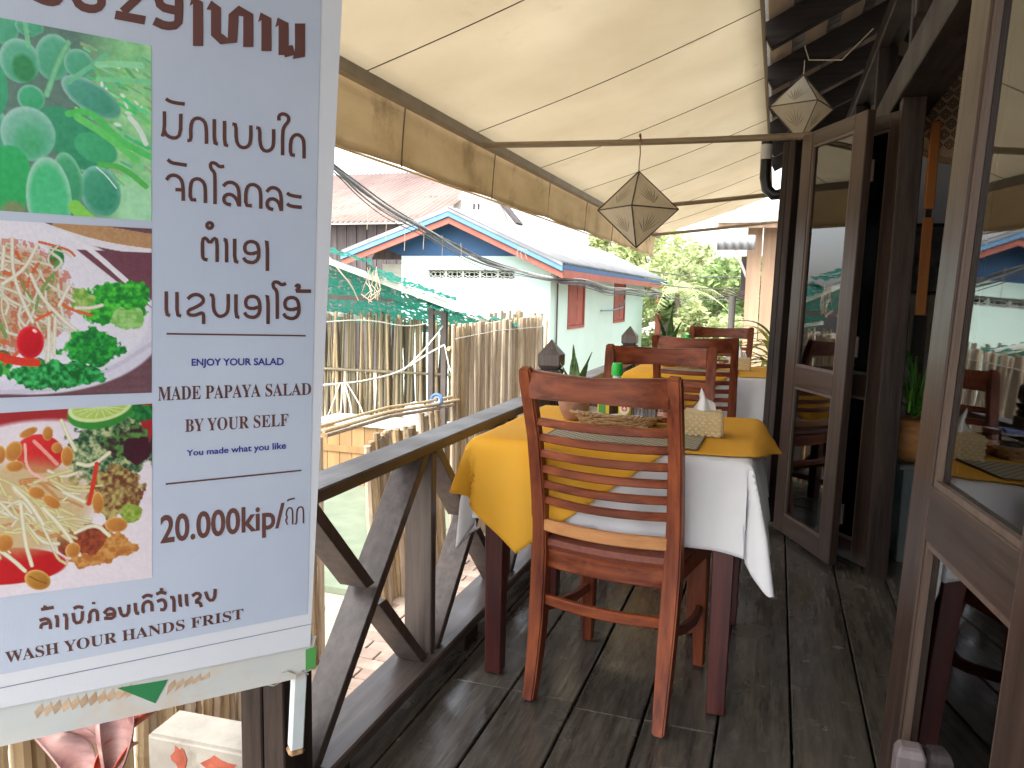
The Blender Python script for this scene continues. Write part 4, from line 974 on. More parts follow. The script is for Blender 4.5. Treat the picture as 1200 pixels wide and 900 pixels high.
# stub of a wooden post beside the near door
t = thing('wooden_post', 'short greyish wooden post with a rounded top beside the large near door', 'post', (.268, 1.45, 0))
G().sweep([(0,0,0),(0,0,.36),(0,0,.405),(0,0,.42)], [.05,.05,.048,.036], [.05,.05,.046,.03], (0,1,0)).build('post_body', mat('purple_grey_wood', (.10,.08,.085), (.18,.145,.15), scale=(30,30,3), rough=.5), t, bevel=.004)

# ------------------------------------------------------------------ inside the restaurant
t = thing('cabinet', 'grey green painted cabinet just inside the doorway under the fern', 'cabinet', (.79, 4.05, -.002))
cabm = mat('teal_grey_paint', (.10,.13,.13), (.15,.18,.17), scale=(5,5,5), rough=.5)
G().box((-.2,-.18,0),(.2,.18,.44)).build('carcass', cabm, t, bevel=.004)
G().box((-.22,-.2,.44),(.22,.2,.465)).build('top', cabm, t, bevel=.004)
G().box((-.17,-.188,.05),(.17,-.18,.40)).build('door', cabm, t, bevel=.002)
def fern(label, x, y, z, s=1.):
    t = thing('potted_fern', label, 'plant', (x, y, z))
    G().lathe([(.06*s,0),(.10*s,.03*s),(.13*s,.09*s),(.12*s,.15*s),(.09*s,.19*s),(.10*s,.2*s)], 24).build('basket_pot', mat('orange_basket', (.42,.17,.05), (.55,.26,.09), scale=(20,20,90), rough=.7, bump=.5), t, smooth=True)
    rr = random.Random(3)
    for k in range(26):
        an = rr.uniform(0, 6.28); L_ = rr.uniform(.18, .34)*s; up_ = rr.uniform(.10, .34)*s; g = G()
        for q in range(14):
            f = q/13; c = Vector((math.cos(an)*L_*f, math.sin(an)*L_*f, .2*s+up_*math.sin(f*2.4)*1.1-.08*f*f)); sd_ = Vector((-math.sin(an), math.cos(an), 0))
            for sg in (-1, 1):
                l = .035*s*(1-f*.8); e = c+sd_*sg*l+Vector((0,0,-.008)); b = Vector((math.cos(an), math.sin(an), 0))*.006
                g.add([c-b, c+b, e+b*.4, e-b*.4], [(0,1,2,3)])
        g.tube([Vector((math.cos(an)*L_*f, math.sin(an)*L_*f, .2*s+up_*math.sin(f*2.4)*1.1-.08*f*f-.001)) for f in [q/8 for q in range(9)]], .004, 4)
        g.build('frond', mat('fern_green', (.10,.32,.04), (.20,.46,.07), scale=(5,5,5), rough=.5, trans=.3), t)
    return t
fern('bushy fern in an orange basket pot on the cabinet inside the doorway', .635, 3.98, .466)
t = thing('carved_panel', 'tall orange wooden board standing inside behind the door post', 'panel', (.68, 4.32, 0))
orm = wood('orange_wood', (.55,.15,.03), (.70,.24,.05), 'z', 20, rough=.45)
for z0, z1 in ((1.14, 1.62), (1.66, 2.08)):
    G().box((-.022,-.02,z0),(.022,.02,z1)).build('board', orm, t, bevel=.004)
G().box((-.03,-.012,0),(.03,.018,1.14)).build('board', dark['z'], t, bevel=.003); G().box((-.012,-.012,1.6),(.012,.012,1.68)).build('tie', dark['z'], t)
t = thing('woven_tray', 'large round patterned bamboo tray hanging high inside the doorway', 'tray', (.80, 4.3, 2.16)); t.rotation_euler = (R(90), R(0), R(-12))
trm = mat('tray_tan', (.58,.40,.24), (.68,.50,.31), scale=(80,80,80), rough=.6)
G().lathe([(.001,0),(.26,0),(.275,.02),(.285,.022)], 48, cap=False).build('tray_disc', trm, t, smooth=True, thick=.004)
g = G(); 
for i in range(-4, 5):
    for j in range(-4, 5):
        x, y = i*.055+(.0275 if j % 2 else 0), j*.048
        if x*x+y*y > .24**2: continue
        for r0 in (.024, .012):
            P4 = [(x, y+r0), (x+r0, y), (x, y-r0), (x-r0, y), (x, y+r0)]
            for a, b in zip(P4, P4[1:]): g.sweep([(a[0],a[1],.004), (b[0],b[1],.004)], .0045, .002)
g.build('diamond_pattern', mat('tray_brown', (.12,.05,.03), rough=.6), t)
G().lathe([(.272,-.004),(.29,-.004),(.29,.024),(.272,.024)], 48, cap=False).build('rim', wick, t, smooth=True)
t = thing('framed_picture', 'small black framed picture on the grey inside wall', 'picture', (1.17, 7.38, 1.57))
g = G()
for a, b in (((-.14,-.02,-.3),(-.11,.01,.3)), ((.11,-.02,-.3),(.14,.01,.3)), ((-.11,-.02,-.3),(.11,.01,-.27)), ((-.11,-.02,.27),(.11,.01,.3))): g.box(a, b)
g.build('frame', black, t)
G().box((-.11,-.005,-.27),(.11,.005,.27)).build('print', mat('dim_print', (.08,.08,.08), (.22,.21,.18), scale=(9,9,9), rough=.5), t)
t = thing('shuttered_window', 'pale wooden shutters on the inside wall below the picture', 'window', (1.20, 7.38, 1.03))
for s in (-1, 1):
    G().box((s*.09-.08,-.02,-.26),(s*.09+.08,.01,.26)).build('shutter', mat('pale_shutter', (.6,.5,.36), (.7,.6,.45), scale=(20,20,3), rough=.6), t, bevel=.003)

# ================================================================== OUTSIDE
# ---- bamboo canes
def cane_mesh(h, r, m, nm='cane', seed=0):
    rr = random.Random(seed); z = 0; pts = []; rad = []; sway = rr.uniform(-.02, .02)
    while z < h:
        st = rr.uniform(.16, .26); z2 = min(h, z+st)
        for q, rr_ in ((z, 1.14), (z+.012, 1.0), (z2-.014, .97)):
            pts.append((sway*math.sin(q/h*math.pi), 0, q)); rad.append(r*rr_*(1-.18*q/h))
        z = z2
    pts.append((0, 0, h)); rad.append(r*.82)
    return withmat(G().tube(pts, rad, 7).mesh(nm, 0, True), m)
canes = {}
for nm, m in (('p', canepale), ('n', canem), ('d', canedark)):
    canes[nm] = [cane_mesh(1.0, .021+.004*(k % 3), m, 'cane', k+ord(nm)) for k in range(5)]
def canerow(t, P, Q, n, h0, h1, kinds, lean=0., jit=.02, zb=-.95, sc=1., hj=.03):
    P, Q = Vector(P), Vector(Q)
    for k in range(n):
        f = (k+.5)/n; p = P+(Q-P)*f; h = (h0+(h1-h0)*f)*rnd.uniform(1-hj, 1+hj)
        kk = rnd.choice(kinds)
        dirv = (Q-P).normalized()
        ly = rnd.uniform(-jit, jit)+lean
        o = inst('cane', rnd.choice(canes[kk]), t, (p.x-t.location.x+rnd.uniform(-.008,.008), p.y-t.location.y+rnd.uniform(-.006,.006), zb-t.location.z), (0, 0, rnd.uniform(0, 6)), (sc*rnd.uniform(.85,1.15), sc*rnd.uniform(.85,1.15), h))
        # lean along the fence: rotate about the axis perpendicular to it
        axis = Vector((dirv.y, -dirv.x, 0)); o.rotation_mode = 'QUATERNION'
        from mathutils import Quaternion
        o.rotation_quaternion = Quaternion(axis, -ly) @ Quaternion((0,0,1), rnd.uniform(0, 6))
ft = thing('bamboo_fence', 'tall upright fence of pale split bamboo canes below the mint house', 'fence', (-2.4, 6.7, -.95), 0, 'bamboo cane fences')
canerow(ft, (-2.4, 5.55), (-2.4, 7.95), 50, 1.90, 1.93, 'ppppn', sc=.98, hj=.008)
G().tube([(-.03,-1.15,1.72),(-.035,0,1.70),(-.03,1.25,1.74)], .018, 7).build('cross_cane', canem, ft)
G().tube([(.03,-1.15,1.80),(.03,-.2,1.83),(.03,1.25,1.82)], .004, 5).build('binding_twine', twine, ft)
fb = thing('bamboo_fence', 'dark shaded bamboo fence at the back of the yard under the green shade roof', 'fence', (-3.8, 8.2, -.95), 0, 'bamboo cane fences')
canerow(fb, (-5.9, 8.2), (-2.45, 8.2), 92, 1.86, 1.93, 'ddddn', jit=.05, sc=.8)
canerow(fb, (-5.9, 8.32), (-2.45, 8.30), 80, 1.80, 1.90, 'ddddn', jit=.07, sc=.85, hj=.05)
G().tube([(-2.1,-.03,1.2),(1.3,-.03,1.22)], .018, 7).build('cross_cane', canedark, fb); G().tube([(-2.1,-.03,.5),(1.3,-.03,.52)], .018, 7).build('cross_cane', canedark, fb)
fl2 = thing('bamboo_fence', 'low leaning bamboo fence with bundled poles along its top, behind the balcony rail', 'fence', (-2.4, 4.9, -.95), 0, 'bamboo cane fences')
canerow(fl2, (-2.4, 4.35), (-2.42, 5.5), 24, 1.22, 1.26, 'npn', lean=-.13, jit=.05, sc=1.15)
for k, (dz, dx) in enumerate(((0,0),(.035,.02),(.02,-.035),(.06,-.01))):
    G().tube([(dx, -1.15-.05*k, 1.33+dz), (dx+.01, -.4, 1.335+dz), (dx, .1, 1.30+dz), (dx, .72+.04*k, 1.27+dz)], .013-.001*k, 7).build('top_pole', canem if k % 2 else canepale, fl2, smooth=True)
fn_ = thing('bamboo_fence', 'bamboo fence at the lower left, seen beside and under the banner', 'fence', (-2.4, 2.4, -.95), 0, 'bamboo cane fences')
canerow(fn_, (-2.4, .9), (-2.4, 3.72), 50, 1.32, 1.36, 'npn', jit=.015, sc=1.1)
G().tube([(-.03,-1.5,1.1),(-.03,1.35,1.12)], .018, 7).build('cross_cane', canem, fn_)

# ---- green shade roof on dark steel posts
gs = thing('shade_roof', 'makeshift green netted shade roof over the bamboo yard', 'shade roof', (-3.6, 7.5, 0))
net = mat('green_net', (.004,.10,.07), (.015,.24,.17), scale=(30,30,30), rough=.6, trans=.4)
# net with open holes
n = net.node_tree; L = n.links; out = n.nodes['Material Output']; old = out.inputs[0].links[0].from_socket
tc = n.nodes.new('ShaderNodeTexCoord'); no = n.nodes.new('ShaderNodeTexNoise'); no.inputs['Scale'].default_value = 16; no.inputs['Detail'].default_value = 3
mp = n.nodes.new('ShaderNodeMapping'); mp.inputs['Scale'].default_value = (1, .5, 2.2); L.new(tc.outputs['Object'], mp.inputs[0]); L.new(mp.outputs[0], no.inputs[0])
cr = n.nodes.new('ShaderNodeValToRGB'); cr.color_ramp.elements[0].position = .56; cr.color_ramp.elements[1].position = .60; L.new(no.outputs[0], cr.inputs[0])
tr = n.nodes.new('ShaderNodeBsdfTransparent'); mx = n.nodes.new('ShaderNodeMixShader'); L.new(cr.outputs[0], mx.inputs[0]); L.new(old, mx.inputs[1]); L.new(tr.outputs[0], mx.inputs[2]); L.new(mx.outputs[0], out.inputs[0])
def P7_(): pass
def P7(px, py, y): d = ray(px, py); return CAM+d*(y/d.y)
A_, B_, C_, D_ = P7(330,285,7), P7(574,376,7), P7(548,396,9), P7(330,368,9)
GL = gs.location
def quadfn(a, b, c, d, w_=0.): return lambda u, v: tuple((a*(1-u)*(1-v)+b*u*(1-v)+c*u*v+d*(1-u)*v)-GL+Vector((0,0,w_*math.sin(u*40)*math.sin(v*9+u*5))))
G().grid(quadfn(A_, B_, C_, D_, .012), 60, 12).build('shade_net', net, gs, smooth=True)
grim = mat('pale_timber', (.40,.42,.36), (.52,.53,.46), scale=(6,30,30), rough=.7)
G().sweep([A_-GL+Vector((0,0,.0)), B_-GL], .05, .06).build('edge_timber', grim, gs)
G().sweep([P7(330,346,7.6)-GL, P7(512,353,7.6)-GL], .04, .05).build('cross_beam', greym, gs)
G().sweep([P7(330,358,8.6)-GL, P7(540,391,8.6)-GL], .05, .05).build('edge_timber', grim, gs)
# torn netting lying above the edge timber
for (xa, ya, xb, yb, h, dy) in ((330,274,436,308,9,.1), (430,312,535,352,8,.15), (500,352,607,381,5,.1)):
    a, b = P7(xa, ya+8, 6.9), P7(xb, yb, 6.9); c, d = P7(xb, yb-h*.2, 7.25), P7(xa, ya-h*.3, 7.25)
    G().grid(quadfn(a, b, c, d, .02), 40, 6).build('torn_net', net, gs, smooth=True)
for px, py0, py1 in ((506, 352, 460), (521, 366, 460)):
    a = P7(px, py0, 7.3); G().sweep([a-GL, Vector((a.x, a.y, -.95))-GL], .055, .05, (0,1,0)).build('steel_post', greym, gs)
a = P7(506, 366, 7.3); b = P7(521, 367, 7.3); G().sweep([a-GL, b-GL], .04, .04).build('steel_brace', greym, gs)
# dead plant strands hanging from the roof
rr = random.Random(5)
for k in range(9):
    a = P7(430+rr.uniform(-4,18), 312+rr.uniform(0,8), 6.85)
    pts = [a+Vector((rr.uniform(-.02,.02)*q, 0, -.075*q)) for q in range(5)]
    G().tube([p-GL for p in pts], .005, 4).build('dry_vine', canepale, gs)
# twine ropes across the yard
def rope(label, pts, r=.006, m=twine, cat='rope', sub=1, grp=None):
    o = G().tube(smooth_pts3(pts, 2), r, 5).build('rope', m, None, smooth=True); o['label'] = label; o['category'] = cat
    if grp: o['group'] = grp
    return o
def smooth_pts3(P, it):
    P = [Vector(p) for p in P]
    for _ in range(it):
        Q = [P[0]]
        for a, b in zip(P, P[1:]): Q += [a*.75+b*.25, a*.25+b*.75]
        Q.append(P[-1]); P = Q
    return P
rope('thick white twine slung across the yard from the banner to the steel post', [P7(370,452,5.4), P7(395,450,5.5), P7(425,447,5.9), P7(470,436,6.6), P7(500,415,7.0), P7(521,404,7.1)], .010)
rope('thin white cord rising to the second steel post', [P7(470,436,6.6), P7(490,418,6.8), P7(512,392,7.1), P7(519,382,7.2)], .008)
rope('white string hanging along the top of the back bamboo fence', [P7(370,378,6), P7(430,374,7), P7(480,384,7.4), P7(519,374,7.3)], .006)
rope('dry vine trailing from the old roof at the left', [P7(385,300,6.6), P7(398,318,6.6), P7(412,334,6.7), P7(420,352,6.8)], .007, canepale)
rope('pale cord hanging loose in front of the tall bamboo fence', [P7(521,404,7.0), P7(528,440,7.0), P7(545,452,6.8), P7(556,455,6.5)], .006)
tt = thing('twine_tails', 'bunch of loose white twine tails knotted beside the banner edge', 'twine', tuple(P7(398,450,5.5)))
for k in range(4):
    G().tube([p-tt.location for p in smooth_pts3([P7(398+3*k,450,5.5), P7(388+12*k,478,5.4), P7(380+16*k,497,5.3)], 2)], .005, 5).build('twine_end', twine, tt)
# blue and white striped rope coil
t = thing('rope_coil', 'small blue and white coil of rope on the end of the low fence', 'rope coil', tuple(P7(513,468,5.3)))
for k, r_ in enumerate((.04, .028, .016)):
    G().tube([(r_*math.cos(a*.5), -.02+.012*k, r_*math.sin(a*.5)) for a in range(14)], .014, 6).build('loop', mat('blue_rope' if k % 2 == 0 else 'white_rope', (.06,.14,.3) if k % 2 == 0 else (.7,.72,.75), rough=.8), t, smooth=True)
t = thing('plastic_bowl', 'upturned white bowl on the ground behind the low fence', 'bowl', tuple(P7(487,488,7.0)))
G().lathe([(.13,0),(.135,.02),(.12,.08),(.08,.13),(.02,.15),(.001,.15)], 20).build('bowl', whitemetal, t, smooth=True)
# wooden crate in the yard
t = thing('wooden_crate', 'large tan wooden crate standing in the bamboo yard', 'crate', (-4.1, 7.45, -.90))
crm = wood('tan_board', (.24,.13,.05), (.31,.18,.075), 'z', 8, rough=.7)  # board colour darkened to stand in for the yard's shade
for k in range(9): G().box((-.66+.155*k, -.22, 0), (-.51+.155*k, -.2, .66)).build('board', crm, t, bevel=.003)
G().box((-.68,-.2,0),(.75,.3,.655)).build('crate_body', crm, t)
G().box((-.68,-.235,.36),(.75,-.222,.43)).build('batten', crm, t); G().box((-.7,-.25,.66),(.77,.32,.69)).build('lid', grim, t)

# ---- broken plaster planter and dry leaves under the banner
blockm = mat('block_plaster', (.20,.185,.16), (.28,.265,.23), scale=(6,6,6), rough=.95, c3=(.16,.14,.11), wscale=7, wlo=.55, whi=.72, bump=.6)
t = thing('masonry_block', 'crumbling whitewashed masonry block showing patches of red brick', 'masonry', (-1.9, 2.0, -.95))
MBL, MB1, MB2, MB3 = (-1.9, 2.0, 0), (-1.94, 1.92, 0), (-1.50, 1.95, 0), (-1.955, 2.09, 0)
a_, b_, c_ = Vector(MB1)-Vector(MBL), Vector(MB2)-Vector(MBL), Vector(MB3)-Vector(MBL)
foot = [a_, b_, b_+(c_-a_), c_]
g = G().prism([(p.x, p.y) for p in foot], 'z', 0, .65); g.build('plaster_body', blockm, t, bevel=.012, seg=2)
rm = mat('red_brick', (.22,.045,.025), (.30,.08,.045), scale=(20,20,20), rough=.9, bump=.6)
rr = random.Random(9); du = (b_-a_).normalized(); dn = Vector((du.y, -du.x, 0)); dn = dn if dn.dot(CAM-Vector(MB1)) > 0 else -dn; LB = (b_-a_).length
for (cu, cz, w_, h_) in ((.30, .59, .075, .05), (.66, .585, .15, .04), (.45, .47, .10, .04), (.1, .45, .05, .05)):
    pl_ = [a_+du*(cu*LB+w_*LB*math.cos(q*.52)*rr.uniform(.6,1.25))+dn*.003+Vector((0,0,cz+h_*math.sin(q*.52)*rr.uniform(.5,1.2))) for q in range(12)]
    G().add([p for p in pl_]+[p-dn*.004 for p in pl_], [tuple(range(12))]+[(q, (q+1)%12, 12+(q+1)%12, 12+q) for q in range(12)]).build('bare_brick', rm, t)
LFD = ray(128, 872); LFP = CAM+LFD*(-1.62/LFD.x)
t = thing('dry_leaves', 'curled dry reddish banana leaves beside the masonry block', 'leaves', tuple(LFP))
dl = mat('dry_leaf_mauve', (.15,.06,.055), (.30,.17,.15), scale=(8,8,40), rough=.6); dr_ = mat('dry_leaf_red', (.42,.06,.03), (.55,.12,.06), scale=(12,12,30), rough=.5)
def curl(u, v, cx, cy, cz, L_, w_, tw, bend, an):
    a = (u-.5)*tw; r_ = w_*(math.sin(v*math.pi*.86+.3)**.7)
    p = Vector((r_*math.sin(a), L_*(v-.5), r_*(1-math.cos(a))+bend*math.sin(v*math.pi)))
    p.rotate(Euler((.3, .2, an))); return (p.x+cx, p.y+cy, p.z+cz)
for i, (cx, cy, cz, L_, w_, tw, b, an, m) in enumerate(((0,0,0,.24,.045,4.0,.03,.9,dl), (.03,.09,.03,.09,.036,4.0,.01,-.3,dr_), (-.07,-.02,-.01,.22,.05,3.0,.03,1.8,dl), (.03,-.01,-.06,.17,.03,3.6,.05,.2,dr_), (-.12,-.05,-.05,.25,.06,2.4,.02,1.4,dl))):
    G().grid(lambda u, v: curl(u, v, cx, cy, cz, L_, w_, tw, b, an), 12, 12).build('curled_leaf', m, t, smooth=True, thick=.002)
G().tube([(-.05,0,-.53),(0,0,-.2),(.02,.02,0)], .012, 6).build('stalk', dl, t)

# ---- mint house
mh = thing('mint_house', 'mint green house with a blue gable, salmon trim and a tin roof', 'house', (-4.5, 11.4, -.95))
HX0, HX1, HY0, HY1, EZ = -5.84, -3.3, 11.4, 20.0, 1.66
def hp(g, name, m, parent=mh, **k):
    g.v = [(v[0]+4.5, v[1]-11.4, v[2]+.95) for v in g.v]; return g.build(name, m, parent, **k)
vx0, vx1, vz0, vz1 = -5.36, -3.88, 1.445, 1.585
hp(G().box((HX0, HY0, -.95), (HX1, HY0+.15, vz0)).box((HX0, HY0, vz1), (HX1, HY0+.15, 1.80)).box((HX0, HY0, vz0), (vx0, HY0+.15, vz1)).box((vx1, HY0, vz0), (HX1, HY0+.15, vz1)), 'front_wall', mint)
# side wall with two window openings
W1, W2, WZ0, WZ1 = (12.45, 13.6), (16.25, 17.5), .65, 1.55
g = G().box((HX1-.15, HY0+.15, -.95), (HX1, HY1, WZ0)).box((HX1-.15, HY0+.15, WZ1), (HX1, HY1, 1.78))
for a, b in ((HY0+.15, W1[0]), (W1[1], W2[0]), (W2[1], HY1)): g.box((HX1-.15, a, WZ0), (HX1, b, WZ1))
hp(g, 'side_wall', mint)
hp(G().box((HX0, HY0+.15, -.95), (HX0+.15, HY1, 1.8)), 'side_wall', mint); hp(G().box((HX0+.15, HY1-.15, -.95), (HX1-.15, HY1, 1.8)), 'back_wall', mint)
for a, b in (W1, W2):
    wdw = hp(G().box((HX1-.06, a, WZ0), (HX1+.02, a+.05, WZ1)).box((HX1-.06, b-.05, WZ0), (HX1+.02, b, WZ1)).box((HX1-.06, a+.05, WZ1-.05), (HX1+.02, b-.05, WZ1)).box((HX1-.06, a+.05, WZ0), (HX1+.02, b-.05, WZ0+.05)), 'window', redwood)
    mid = (a+b)/2
    for p, q in ((a+.055, mid-.006), (mid+.006, b-.055)):
        sh = hp(G().box((HX1-.04, p, WZ0+.055), (HX1-.01, q, WZ1-.055)), 'shutter', redwood, wdw)
        for z0, z1 in ((WZ0+.12, 1.05), (1.13, WZ1-.12)):
            for v in (1,):
                sh.data  # raised panels
                gg = G().box((HX1-.011, p+.09, z0), (HX1-.001, q-.09, z1)); gg.v = [(c[0]+4.5, c[1]-11.4, c[2]+.95) for c in gg.v]
                bmj = gg.mesh('pn'); bm = bmesh.new(); bm.from_mesh(sh.data); bm.from_mesh(bmj); bm.to_mesh(sh.data); bm.free()
# breeze blocks
bw = (vx1-vx0)/5
bbm = mat('vent_concrete', (.52,.55,.48), rough=.9)
for k in range(5):
    x = vx0+bw*k; cx, cz = x+bw/2, (vz0+vz1)/2; hw, hh = bw/2-.008, (vz1-vz0)/2-.003; y = 11.46
    g = G()
    g.box((x+.004,y-.03,vz0), (x+.016,y+.04,vz1)).box((x+bw-.016,y-.03,vz0), (x+bw-.004,y+.04,vz1)).box((x+.016,y-.03,vz0), (x+bw-.016,y+.04,vz0+.010)).box((x+.016,y-.03,vz1-.010), (x+bw-.016,y+.04,vz1))
    hw*=1; D = [(cx-hw, cz), (cx, cz+hh), (cx+hw, cz), (cx, cz-hh), (cx-hw, cz)]
    for a, b in zip(D, D[1:]): g.sweep([(a[0],y,a[1]), (b[0],y,b[1])], .03, .009, (0,0,1))
    O_ = [(cx+.05*math.cos(a*math.pi/4), cz+.035*math.sin(a*math.pi/4)) for a in range(9)]
    for a, b in zip(O_, O_[1:]): g.sweep([(a[0],y,a[1]), (b[0],y,b[1])], .03, .009, (0,0,1))
    for sx, sz in ((1,1),(1,-1),(-1,1),(-1,-1)): g.sweep([(cx+sx*.03, y, cz+sz*.02), (cx+sx*hw*.95, y, cz+sz*hh*.9)], .03, .009, (0,0,1))
    hp(g, 'vent_block', bbm)
# roof
RX, RZ = -4.86, 2.50; LX, LZ = -6.75, 1.84; EX, EZr = -3.02, 1.68; RY0, RY1 = 11.05, 22.5
hp(G().prism([(HX0, 1.80), (HX1, 1.80), (HX1, 1.81), (RX, RZ-.12), (-6.3, 1.95), (HX0, 1.81)], 'y', 11.42, 11.5), 'gable_panel', bluep)
hp(G().prism([(-6.5, 1.75), (HX0-.005, 1.75), (HX0-.005, 2.1), (-6.4, 1.93)], 'y', 11.6, 11.65), 'gable_panel', darkplank)  # dark sheet standing in for the shaded gap under the left eave
def roofside(xa, za, xb, zb, name):
    P = Vector((xa+4.5, RY0-11.4, za+.95)); Q = Vector((0, RY1-RY0, 0)); Rr = Vector((xb-xa, 0, zb-za)); N = Vector((-(zb-za), 0, xb-xa)).normalized(); N = N if N.z > 0 else -N
    n = 80
    return G().grid(lambda u, v: tuple(P+Q*u+Rr*v+N*(.02*math.sin(u*n*2*math.pi))), n*6, 2).build(name, tin, mh, smooth=True, thick=.004)
roofside(RX, RZ+.02, EX-.02, EZr+.02, 'roof_sheet'); roofside(RX, RZ+.02, LX, LZ+.02, 'roof_sheet')
def barge(y0, y1, dz0, dz1, m, nm):
    hp(G().add([(RX,y0,RZ+dz0),(EX,y0,EZr+dz0),(EX,y0,EZr+dz1),(RX,y0,RZ+dz1),(RX,y1,RZ+dz0),(EX,y1,EZr+dz0),(EX,y1,EZr+dz1),(RX,y1,RZ+dz1)], [(0,1,2,3),(7,6,5,4),(0,4,5,1),(1,5,6,2),(2,6,7,3),(3,7,4,0)]), nm, m)
    hp(G().add([(RX,y0,RZ+dz0),(LX,y0,LZ+dz0),(LX,y0,LZ+dz1),(RX,y0,RZ+dz1),(RX,y1,RZ+dz0),(LX,y1,LZ+dz0),(LX,y1,LZ+dz1),(RX,y1,RZ+dz1)], [(0,1,2,3),(7,6,5,4),(0,4,5,1),(1,5,6,2),(2,6,7,3),(3,7,4,0)]), nm, m)
barge(11.02, 11.05, -.04, .01, tin, 'roof_edge'); barge(11.03, 11.06, -.115, -.043, ltblue, 'bargeboard'); barge(11.06, 11.09, -.125, -.105, bluep, 'bargeboard'); barge(11.06, 11.10, -.22, -.128, salmon, 'bargeboard')
hp(G().box((EX-.03, 11.1, EZr-.09), (EX, RY1, EZr-.015)), 'fascia_board', bluep); hp(G().box((EX-.02, 11.1, EZr-.21), (EX+.01, RY1, EZr-.093)), 'fascia_board', salmon)
hp(G().tube([(-3.92, 11.36, 1.2), (-3.92, 11.33, 1.16), (-4.0, 11.3, .9), (-4.1, 11.3, .72)], .014, 6), 'drain_pipe', mint)
hp(G().tube([(HX1+.03, 11.7, 1.6), (HX1+.03, 11.7, -.6)], .015, 6), 'conduit', greym)
hp(G().tube([(HX1+.03, 14.9, .93), (HX1+.1, 15.6, .93), (HX1+.03, 17.2, .98), (HX1+.03, 17.3, 1.15)], .016, 6), 'water_pipe', mat('blue_pipe', (.2,.3,.4), rough=.5))
hp(G().box((-6.35, 11.7, 1.35), (-5.86, 11.75, 1.68)), 'side_board', grim)

# ---- cables: bundle from upper left to the gable, then along the eave
cb = thing('cable_bundle', 'sagging bundle of grey cables running from upper left along the mint house eave', 'cables', (-4, 10, 1.6))
rr = random.Random(21)
base = [P7(340,160,5.0), P7(392,196,6.2), P7(420,220,7.2), P7(455,245,8.2), P7(500,268,9.4), P7(540,292,10.4), P7(575,310,10.9), P7(612,318,10.95), P7(650,330,10.98)]
wall = [Vector((-2.95, 12.2, 1.42)), Vector((-2.95, 14.0, 1.30)), Vector((-2.95, 16.0, 1.36)), Vector((-2.95, 18.5, 1.30)), Vector((-2.9, 22, 1.34))]
cabm_ = mat('cable_grey', (.05,.05,.05), (.13,.13,.13), rough=.6); cabw = mat('cable_pale', (.3,.3,.27), rough=.6)
for k in range(11):
    o1, o2 = rr.uniform(-.03,.03), rr.uniform(-.045,.045); sg = rr.uniform(0, .12) if k > 7 else rr.uniform(0, .04)
    P = base+wall; Q = []
    for i, p in enumerate(P):
        s_ = math.sin(min(1, i/8)*math.pi)
        ws = rr.uniform(-.14, .08) if i > 8 and k > 5 else rr.uniform(-.03,.03)
        Q.append(p+Vector((o1+rr.uniform(-.012,.012), o2*.5, o2+rr.uniform(-.012,.012)-sg*s_*(1 if k > 5 else .3)+ws)) - cb.location)
    G().tube(smooth_pts3(Q, 2), rr.choice((.006,.008,.01)), 5).build('cable', cabw if k % 3 == 0 else cabm_, cb, smooth=True)
for k in range(6):
    x = 430+k*22; a = P7(x, 232+k*9+8, 8+k*.45); G().tube([a-cb.location, a-cb.location+Vector((.01,0,-.12)), a-cb.location+Vector((0,0,-.28-.05*(k%3)))], .004, 4).build('loose_end', canepale, cb)
kn = P7(612, 292, 10.95)-cb.location
for k in range(5):
    an = k*.9+2.6; G().tube([kn, kn+Vector((.07*math.cos(an), 0, .05*math.sin(an))), kn+Vector((.10*math.cos(an+.3), 0, .09*math.sin(an+.3)-.09))], .005, 4).build('knot_end', cabw, cb)
for k in range(3):
    P = [Vector((-2.95, 19, 1.25+.3*k)), Vector((-1.8, 20, 1.15+.28*k)), Vector((.6, 21, 1.3+.28*k))]
    G().tube([p-cb.location for p in smooth_pts3(P, 2)], .012, 4).build('cable', cabm_, cb)

# ---- house with faded rusty roof behind
hb = thing('rusty_roof_house', 'dark plank house under a broad faded pink rusty tin roof', 'house', (-12, 18, -.95))
def q3(p): return tuple(Vector(p)-hb.location)
P, Q, Rr = Vector((-17, 17.9, 3.0)), Vector((8.6, 0, 0)), Vector((0, 5.6, 2.15))
corr(0,1,52,.035,q3(P),Q,Rr,'roof_sheet',rusty,hb)
#corr(0,1,52,.035,q3(P+Rr*2.0-Vector((0,0,2.15))*0+Vector((0,0,-2.15*1.0))*1),Q,Vector((0,-5.6,2.15)),'roof_sheet',rusty,hb)
for k in range(26): G().box((-5+.3*k, .3, 0), (-4.72+.3*k, .36, 3.94)).build('wall_board', darkplank, hb)
G().box((-4.9,.4,0),(2.7,10,3.9)).build('wall', darkplank, hb)
# ---- white gabled house with two slot vents
wh = thing('white_gable_house', 'white gabled house with two dark slot vents behind the mint house', 'house', (-7.4, 20, -.95))
g0 = P7(527,300,20); pk = P7(556,196,20); g1 = P7(596,262,20); g1b = P7(596,300,20)
pw = [(P7(520,330,20)), (P7(520,262,20)), pk, (P7(585,236,20)), P7(596,262,20), P7(596,330,20)]
G().prism([(p.x+7.4, p.z+.95) for p in pw], 'y', 0, 8).build('wall', whitewall, wh)
for px in (554, 559.5):
    a, b = P7(px-.9, 238, 19.9), P7(px+.9, 245, 19.9); G().box((a.x+7.4, -.02, b.z+.95), (b.x+7.4, .0, a.z+.95)).build('slot_vent', black, wh)
a, b = P7(577,231,19.6), P7(606,262,19.6)
G().sweep([(pk.x+7.4, -.2, pk.z+1.0), (b.x+7.4, -.2, b.z+.95)], .5, .07, (0,0,1)).build('roof_slab', darkplank, wh)
